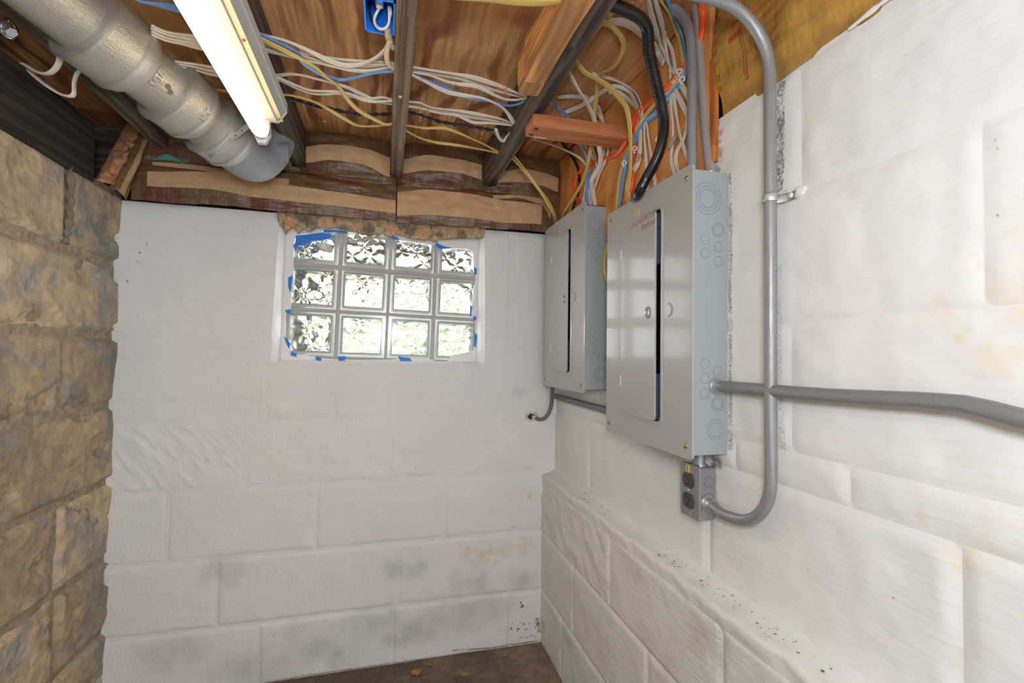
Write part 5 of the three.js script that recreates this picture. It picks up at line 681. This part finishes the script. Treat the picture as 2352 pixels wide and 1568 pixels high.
wire('orange cable behind the yellow one, dropping to the nearer panel', 'orange', [[1545, 195], [1505, 228], [1480, 250], [1462, 285], [1458, 320], [1457, 350], [1454, 404], [1449, 436], [1437, 463], [1432, 490, { x: 0.56 }]], 'wall', { group: G3, w: 0.0046, th: 0.0034 });
wire('yellow cable bowing from the right joist straight down to the nearer panel', 'yellow', [[1322, 138, { y: 1.6 }], [1328, 147], [1342, 164.6], [1376, 184], [1403, 203], [1422, 224], [1438, 245], [1445, 277], [1448, 322], [1448.5, 363], [1446, 410], [1443, 450], [1441, 480, { x: 0.556 }]], [1.03, 1.20], { group: G3, w: 0.0062 });
wire('yellow cable making a wide open loop beside the right joist', 'yellow', [[1345, 14, { y: 1.62 }], [1356, 23], [1376, 40], [1405, 61], [1426, 84], [1432, 107], [1424, 134], [1407, 157], [1380, 170], [1373, 191], [1371, 220], [1367, 249], [1364, 280], [1360, 320], [1354, 360], [1350, 380], [1346, 396], [1338, 418], [1322, 447], [1301, 481], [1294, 500, { x: 0.56 }]], [0.84, 1.52], { group: G3, w: 0.0050 });
wire('straight yellow cable passing behind the black cable near the ceiling', 'yellow', [[1425, 6], [1411, 21], [1386, 49], [1363, 77], [1345, 98]], 1.655, { group: G3, w: 0.0060 });
wire('white cable beside the straight yellow one near the ceiling', 'white', [[1398, 2], [1384, 24], [1366, 56], [1356, 74]], 1.650, { group: G3, w: 0.0060 });
wire('broad white cable arching behind the thick black cable', 'white', [[1385, 53], [1400, 51], [1424, 50], [1453, 61], [1472, 80], [1484, 92], [1499, 98], [1512, 122], [1524, 146]], 'wall', { group: G3, w: 0.0066 });
wire('thick black cable arching over the bundle and entering the nearer panel', 'black', [[1340, -10], [1371, 2], [1405, 11], [1443, 25], [1472, 42], [1485, 61], [1489, 86], [1490, 111], [1495, 138], [1502, 168], [1510, 201], [1517, 230], [1523, 264], [1525, 290], [1522, 318], [1514, 350], [1500, 382], [1484, 410], [1468, 441], [1456, 470, { x: 0.552 }]], [0.80, 1.02], { group: G3, round: 0.0105, twist: 0, extra: (t, P) => { const c = new THREE.CatmullRomCurve3(P, false, 'centripetal'), L = []; for (let i = 0; i < 16; i++) { const u = 0.26 + i * 0.0135, p = c.getPointAt(u), T = c.getTangentAt(u), g = new THREE.TorusGeometry(0.0104, 0.0011, 6, 22); g.applyQuaternion(new THREE.Quaternion().setFromUnitVectors(V(0, 0, 1), T.clone().add(V(0.25, -0.3, 0.1)).normalize())); g.translate(p.x, p.y, p.z); L.push(g); } mesh('tape_wrap', L, cable.black, t).userData.kind = 'stuff'; } });
wire('leftmost thick white cable running down beside the black one to behind the conduit', 'white', [[1484, -10], [1488, 0], [1495, 29], [1505, 67], [1518, 107], [1537, 149], [1556, 182], [1577, 214], [1594, 240]], 'wall', { group: G3, w: 0.0068 });
wire('white cable just right of it, ending behind the grey conduit', 'white', [[1503, -8], [1507, 10], [1518, 48], [1526, 92], [1531, 122], [1538, 153], [1541, 182], [1555, 216], [1572, 249], [1584, 275], [1592, 300]], 'wall', { group: G3, w: 0.0058 });
wire('thin white cable hanging between the white pair and the yellow blue pair', 'white', [[1526, 70], [1532, 90], [1543, 115], [1549, 145], [1551, 165], [1546, 200], [1541, 233], [1545, 284], [1545, 324], [1541, 365], [1547, 392], [1552, 415, { x: 0.565 }]], 'wall', { group: G3, w: 0.0046 });
wire('white cable parallel to the thin one, ending under a grey staple', 'white', [[1538, 176], [1544, 205], [1549, 233], [1555, 273], [1563, 314], [1572, 343], [1582, 370]], 'wall', { group: G3, w: 0.0046 });
wire('short curved white cable entering the nearer panel next to the grey conduit', 'white', [[1580, 270], [1576, 296], [1568, 324], [1556, 345], [1551.5, 365], [1556, 386], [1562, 408, { x: 0.565 }]], 'wall', { group: G3, w: 0.0042 });
wire('yellow cable dropping beside the conduit, then along the orange one to the nearer panel', 'yellow', [[1512, -8], [1519, 4], [1535, 27], [1548, 61], [1558, 86], [1565, 122], [1569, 153], [1566, 174], [1545, 206], [1523, 224], [1503, 241], [1481, 268], [1463, 295], [1456, 314], [1444, 347], [1430, 380], [1421, 420], [1416.5, 475], [1415, 500, { x: 0.56 }]], 'wall', { group: G3, w: 0.0052 });
wire('long blue cable along the yellow one from the ceiling to the nearer panel', 'blue', [[1530, -6], [1541, 25], [1553, 50], [1568, 88], [1574, 122], [1576, 153], [1571, 180], [1547, 212], [1524, 237], [1511, 257], [1485, 280], [1467, 308], [1454, 335], [1442, 363], [1433, 396], [1427, 435], [1423, 471], [1421, 500, { x: 0.558 }]], 'wall', { group: G3, w: 0.0062 });
wire('white cable arching from the tangle and swinging into the nearer panel', 'white', [[1366, 170, { y: 1.63 }], [1384, 174], [1407, 181], [1434, 193], [1457, 210], [1470, 233], [1476, 262], [1472, 284], [1471, 314], [1469, 351], [1465, 375], [1449, 404], [1442, 430], [1445, 455], [1448, 480, { x: 0.558 }]], 'wall', { group: G3, w: 0.0064 });
wire('second arching white cable, dropping straight to the nearer panel', 'white', [[1390, 205], [1407, 198], [1424, 199], [1445, 210], [1459, 233], [1468, 254], [1480, 280], [1480, 314], [1483, 355], [1485, 394], [1487, 440, { x: 0.565 }]], 'wall', { group: G3, w: 0.0048 });
wire('third white cable of the arch, rightmost, staying nearest the ceiling', 'white', [[1398, 212], [1415, 209], [1438, 224], [1461, 247], [1473, 268], [1486, 288], [1489, 314], [1496, 359], [1500, 378], [1505, 425, { x: 0.566 }]], 'wall', { group: G3, w: 0.0050 });
wire('straight grey white cable slanting down left of the tangle', 'white', [[1305, 163], [1310, 172], [1329, 207], [1346, 233], [1361, 264], [1371, 300], [1376, 335], [1380, 362], [1376, 385], [1360, 414], [1362, 436], [1366, 466], [1368, 490, { x: 0.57 }]], [1.05, 1.42], { group: G3, w: 0.0056 });
wire('white cable rising from the blue one across the tangle', 'white', [[1290, 262], [1300, 257], [1329, 245], [1357, 228], [1392, 206], [1410, 200]], 'wall', { group: G3, w: 0.0056 });
wire('horizontal white stub left of the tangle', 'white', [[1280, 224], [1300, 222], [1321, 222], [1348, 226], [1373, 245], [1382, 272], [1390, 315], [1387, 350], [1381, 374], [1364, 396], [1358, 416], [1355, 466], [1354, 490, { x: 0.57 }]], 'wall', { group: G3, w: 0.0050 });
wire('white cable under the horizontal stub, dipping behind the wood block', 'white', [[1330, 214], [1344, 220], [1363, 245], [1377, 268], [1392, 300], [1397, 341], [1390, 370], [1376, 400], [1368, 425], [1362, 440], [1358, 470], [1357, 492, { x: 0.574 }]], 'wall', { group: G3, w: 0.0046 });
wire('blue cable passing behind the wood block down to the corner panel', 'blue', [[1252, 232, { y: 1.605 }], [1262, 238, { y: 1.60 }], [1277, 243], [1291, 255], [1304, 268], [1319, 300], [1332, 331], [1344, 351], [1351, 380], [1352, 404], [1350, 440], [1350, 465], [1350, 490, { x: 0.562 }]], [1.25, 1.46], { group: G3, w: 0.0056 });
wire('white cable emerging low under the wood block toward the corner panel', 'white', [[1225, 319, { y: 1.6 }], [1242, 324], [1281, 337], [1311, 351], [1332, 363], [1347, 382], [1348, 410], [1344, 430], [1343, 466], [1343, 492, { x: 0.562 }]], [1.42, 1.47], { group: G3, w: 0.0050 });
wire('thin white cable in the cluster under the wood block, leftmost', 'white', [[1334, 318], [1342, 333], [1356, 347], [1364, 366], [1370, 384], [1360, 400], [1349, 425], [1339, 462], [1336, 490, { x: 0.568 }]], 'wall', { group: G3, w: 0.0040 });
wire('thin white cable in the cluster under the wood block, second', 'white', [[1354, 312], [1361, 334], [1367, 358], [1371, 380], [1362, 398], [1357, 430], [1356, 466], [1356, 490, { x: 0.574 }]], 'wall', { group: G3, w: 0.0040 });
wire('thin white cable in the cluster under the wood block, third', 'white', [[1366, 312], [1372, 335], [1378, 358], [1383, 374], [1372, 392], [1361, 412], [1358, 440], [1360, 490, { x: 0.574 }]], 'wall', { group: G3, w: 0.0040 });
wire('black cable behind the wood block running down to the corner panel', 'black', [[1290, 326], [1307, 351], [1320, 369], [1328, 390], [1331, 416], [1327, 446], [1318, 471], [1312, 496, { x: 0.568 }]], 'wall', { group: G3, round: 0.0040 });
wire('yellow cable hanging in the gap between the two panels', 'yellow', [[1398, 560, { x: 0.574 }], [1391, 578, { x: 0.572 }], [1387, 600, { x: 0.570 }], [1388, 622, { x: 0.572 }], [1394, 645, { x: 0.575 }], [1402, 660, { x: 0.578 }]], 'wall', { group: G3, w: 0.0050 });
wire('flat yellow cable along the top edge of the picture into the light timber', 'yellow', [[925, -22], [960, -16], [1020, -8], [1060, -3], [1150, 2], [1230, 6], [1290, 5], [1312, 4]], 1.575, { group: G2, w: 0.0064 });
// staples and clips
const clip = (label, px, py, mat, name, cat, s = 1) => { const p = at(px, py, tSurf(px, py) - 0.012), t = thing(name, label, cat, [p.x, p.y, p.z], name === 'cable_staple' ? 'plastic cable staples on the backing board' : 'white twist ties on the cables'); if (name === 'cable_staple') { mesh('bridge', rbox(-0.003, 0.003, -0.004, 0.004, -0.013 * s, 0.013 * s, 0.002), mat, t); for (const z of [-0.011, 0.011]) mesh('nail', cyl(V(-0.0045, 0, z * s), V(0.009, 0, z * s), 0.0012, 0.0012, 8), steel, t); t.rotation.x = -0.6; } else { const g = new THREE.TorusGeometry(0.0050, 0.0021, 8, 18); g.rotateY(-0.9); mesh('loop', g, mat, t); mesh('tail', sweep([V(0.001, -0.005, 0), V(-0.003, -0.010, 0.003), V(-0.004, -0.013, 0.006)], 0.0026, 0.0022, V(1, 0, 0), { n: 12 }), mat, t); } };
clip('grey plastic staple over two white cables beside the thick black cable', 1544, 326, clipGrey, 'cable_staple', 'staple');
clip('grey staple over the white cable above the nearer panel top', 1466, 362, clipGrey, 'cable_staple', 'staple', 0.7);
clip('grey staple at the foot of the thin white cables by the black cable', 1489, 384, clipGrey, 'cable_staple', 'staple');
clip('small grey staple on the yellow cable above the corner panel', 1341, 412, clipGrey, 'cable_staple', 'staple', 0.5);
clip('white twist tie on the thick black cable', 1512, 320, clipWhite, 'cable_tie', 'tie'); clip('upper white twist tie on the orange cable beside the grey conduit', 1560, 164, clipWhite, 'cable_tie', 'tie'); clip('lower white twist tie on the yellow cable beside the grey conduit', 1567, 182, clipWhite, 'cable_tie', 'tie'); clip('white twist tie on the orange cable above the nearer panel', 1458, 341, clipWhite, 'cable_tie', 'tie', 1); clip('white twist tie on the blue and yellow pair above the nearer panel', 1434, 374, clipWhite, 'cable_tie', 'tie');
{ // galvanised fitting at the left edge
  const c = at(14, 62, 0.93), t = thing('pipe_fitting', 'shiny galvanised fitting at the upper left edge beside the waste pipe', 'fitting'); mesh('body', cyl(c.clone().add(V(-0.10, 0.02, 0.02)), c, 0.020, 0.020, 24), shinySteel, t); const g = new THREE.TorusGeometry(0.017, 0.004, 10, 28); g.rotateY(Math.PI / 2 - 0.4); g.translate(c.x, c.y, c.z); mesh('collar', g, shinySteel, t); mesh('plug', cyl(c, c.clone().add(V(0.012, -0.012, 0.004)), 0.013, 0.010, 6), steel, t);
}
{ // litter on the floor and dust caught on the cables
  const mats = [std([0.42, 0.20, 0.05], 0.8), std([0.32, 0.17, 0.06], 0.85), std([0.10, 0.07, 0.04], 0.9)]; const where = [[957, 1545, 'crumpled orange leaf lying left of centre on the floor strip', 0.020], [986, 1526, 'small orange leaf scrap nearest the wall beside the crumpled leaf', 0.010], [1067, 1549, 'flat brown leaf scrap alone in the middle of the floor strip', 0.010], [1160, 1505, 'yellow brown leaf scrap near the right end of the floor strip', 0.009], [931, 1521, 'tiny brown scrap against the wall foot left of the leaves', 0.007], [975, 1556, 'pale brown scrap below the crumpled orange leaf', 0.008], [921, 1541, 'small black crumb left of the crumpled leaf', 0.004], [1057, 1513, 'small black crumb against the wall foot in the middle', 0.004]];
  where.forEach(([x, y, label, s], i) => { const p = on(x, y, 'y', 0.004), g = new THREE.IcosahedronGeometry(s, 2), q = g.attributes.position; for (let j = 0; j < q.count; j++) { const k = 1 + 0.6 * fbm(q.getX(j) * 120 + i * 3, q.getZ(j) * 120, 3, i); q.setXYZ(j, q.getX(j) * k * 0.8, q.getY(j) * 0.28 + s * 0.15 * vn(q.getX(j) * 300, q.getZ(j) * 300, i), q.getZ(j) * k * 0.6); } g.computeVertexNormals(); g.translate(0, s * 0.2, 0); const m = mesh(i < 6 ? 'leaf_scrap' : 'crumb', g, mats[i > 5 ? 2 : i % 2], null); m.position.set(p.x, 0.0035, p.z); tag(m, label, i < 6 ? 'leaf' : 'crumb', 'litter on the cellar floor'); });
  const R = rngOf(9), L = []; for (const [x, y, n] of [[966, 250, 9], [965, 275, 8], [1160, 208, 7], [1104, 312, 4], [1135, 305, 3], [985, 258, 3], [968, 190, 2], [744, 285, 2]]) for (let i = 0; i < n; i++) { const p = on(x + (R() - 0.5) * 8, y + (R() - 0.5) * 18, 'y', 1.590), g = new THREE.IcosahedronGeometry(0.0012 + R() * 0.0012, 0); g.scale(1, 1.5, 1); g.translate(p.x, p.y, p.z); L.push(g); }
  const d = mesh('insulation_dust', L, pinkWool, null); tag(d, 'pink insulation crumbs caught on the cables between the joists', 'dust'); d.userData.kind = 'stuff';
}
renderer.render(scene, camera);
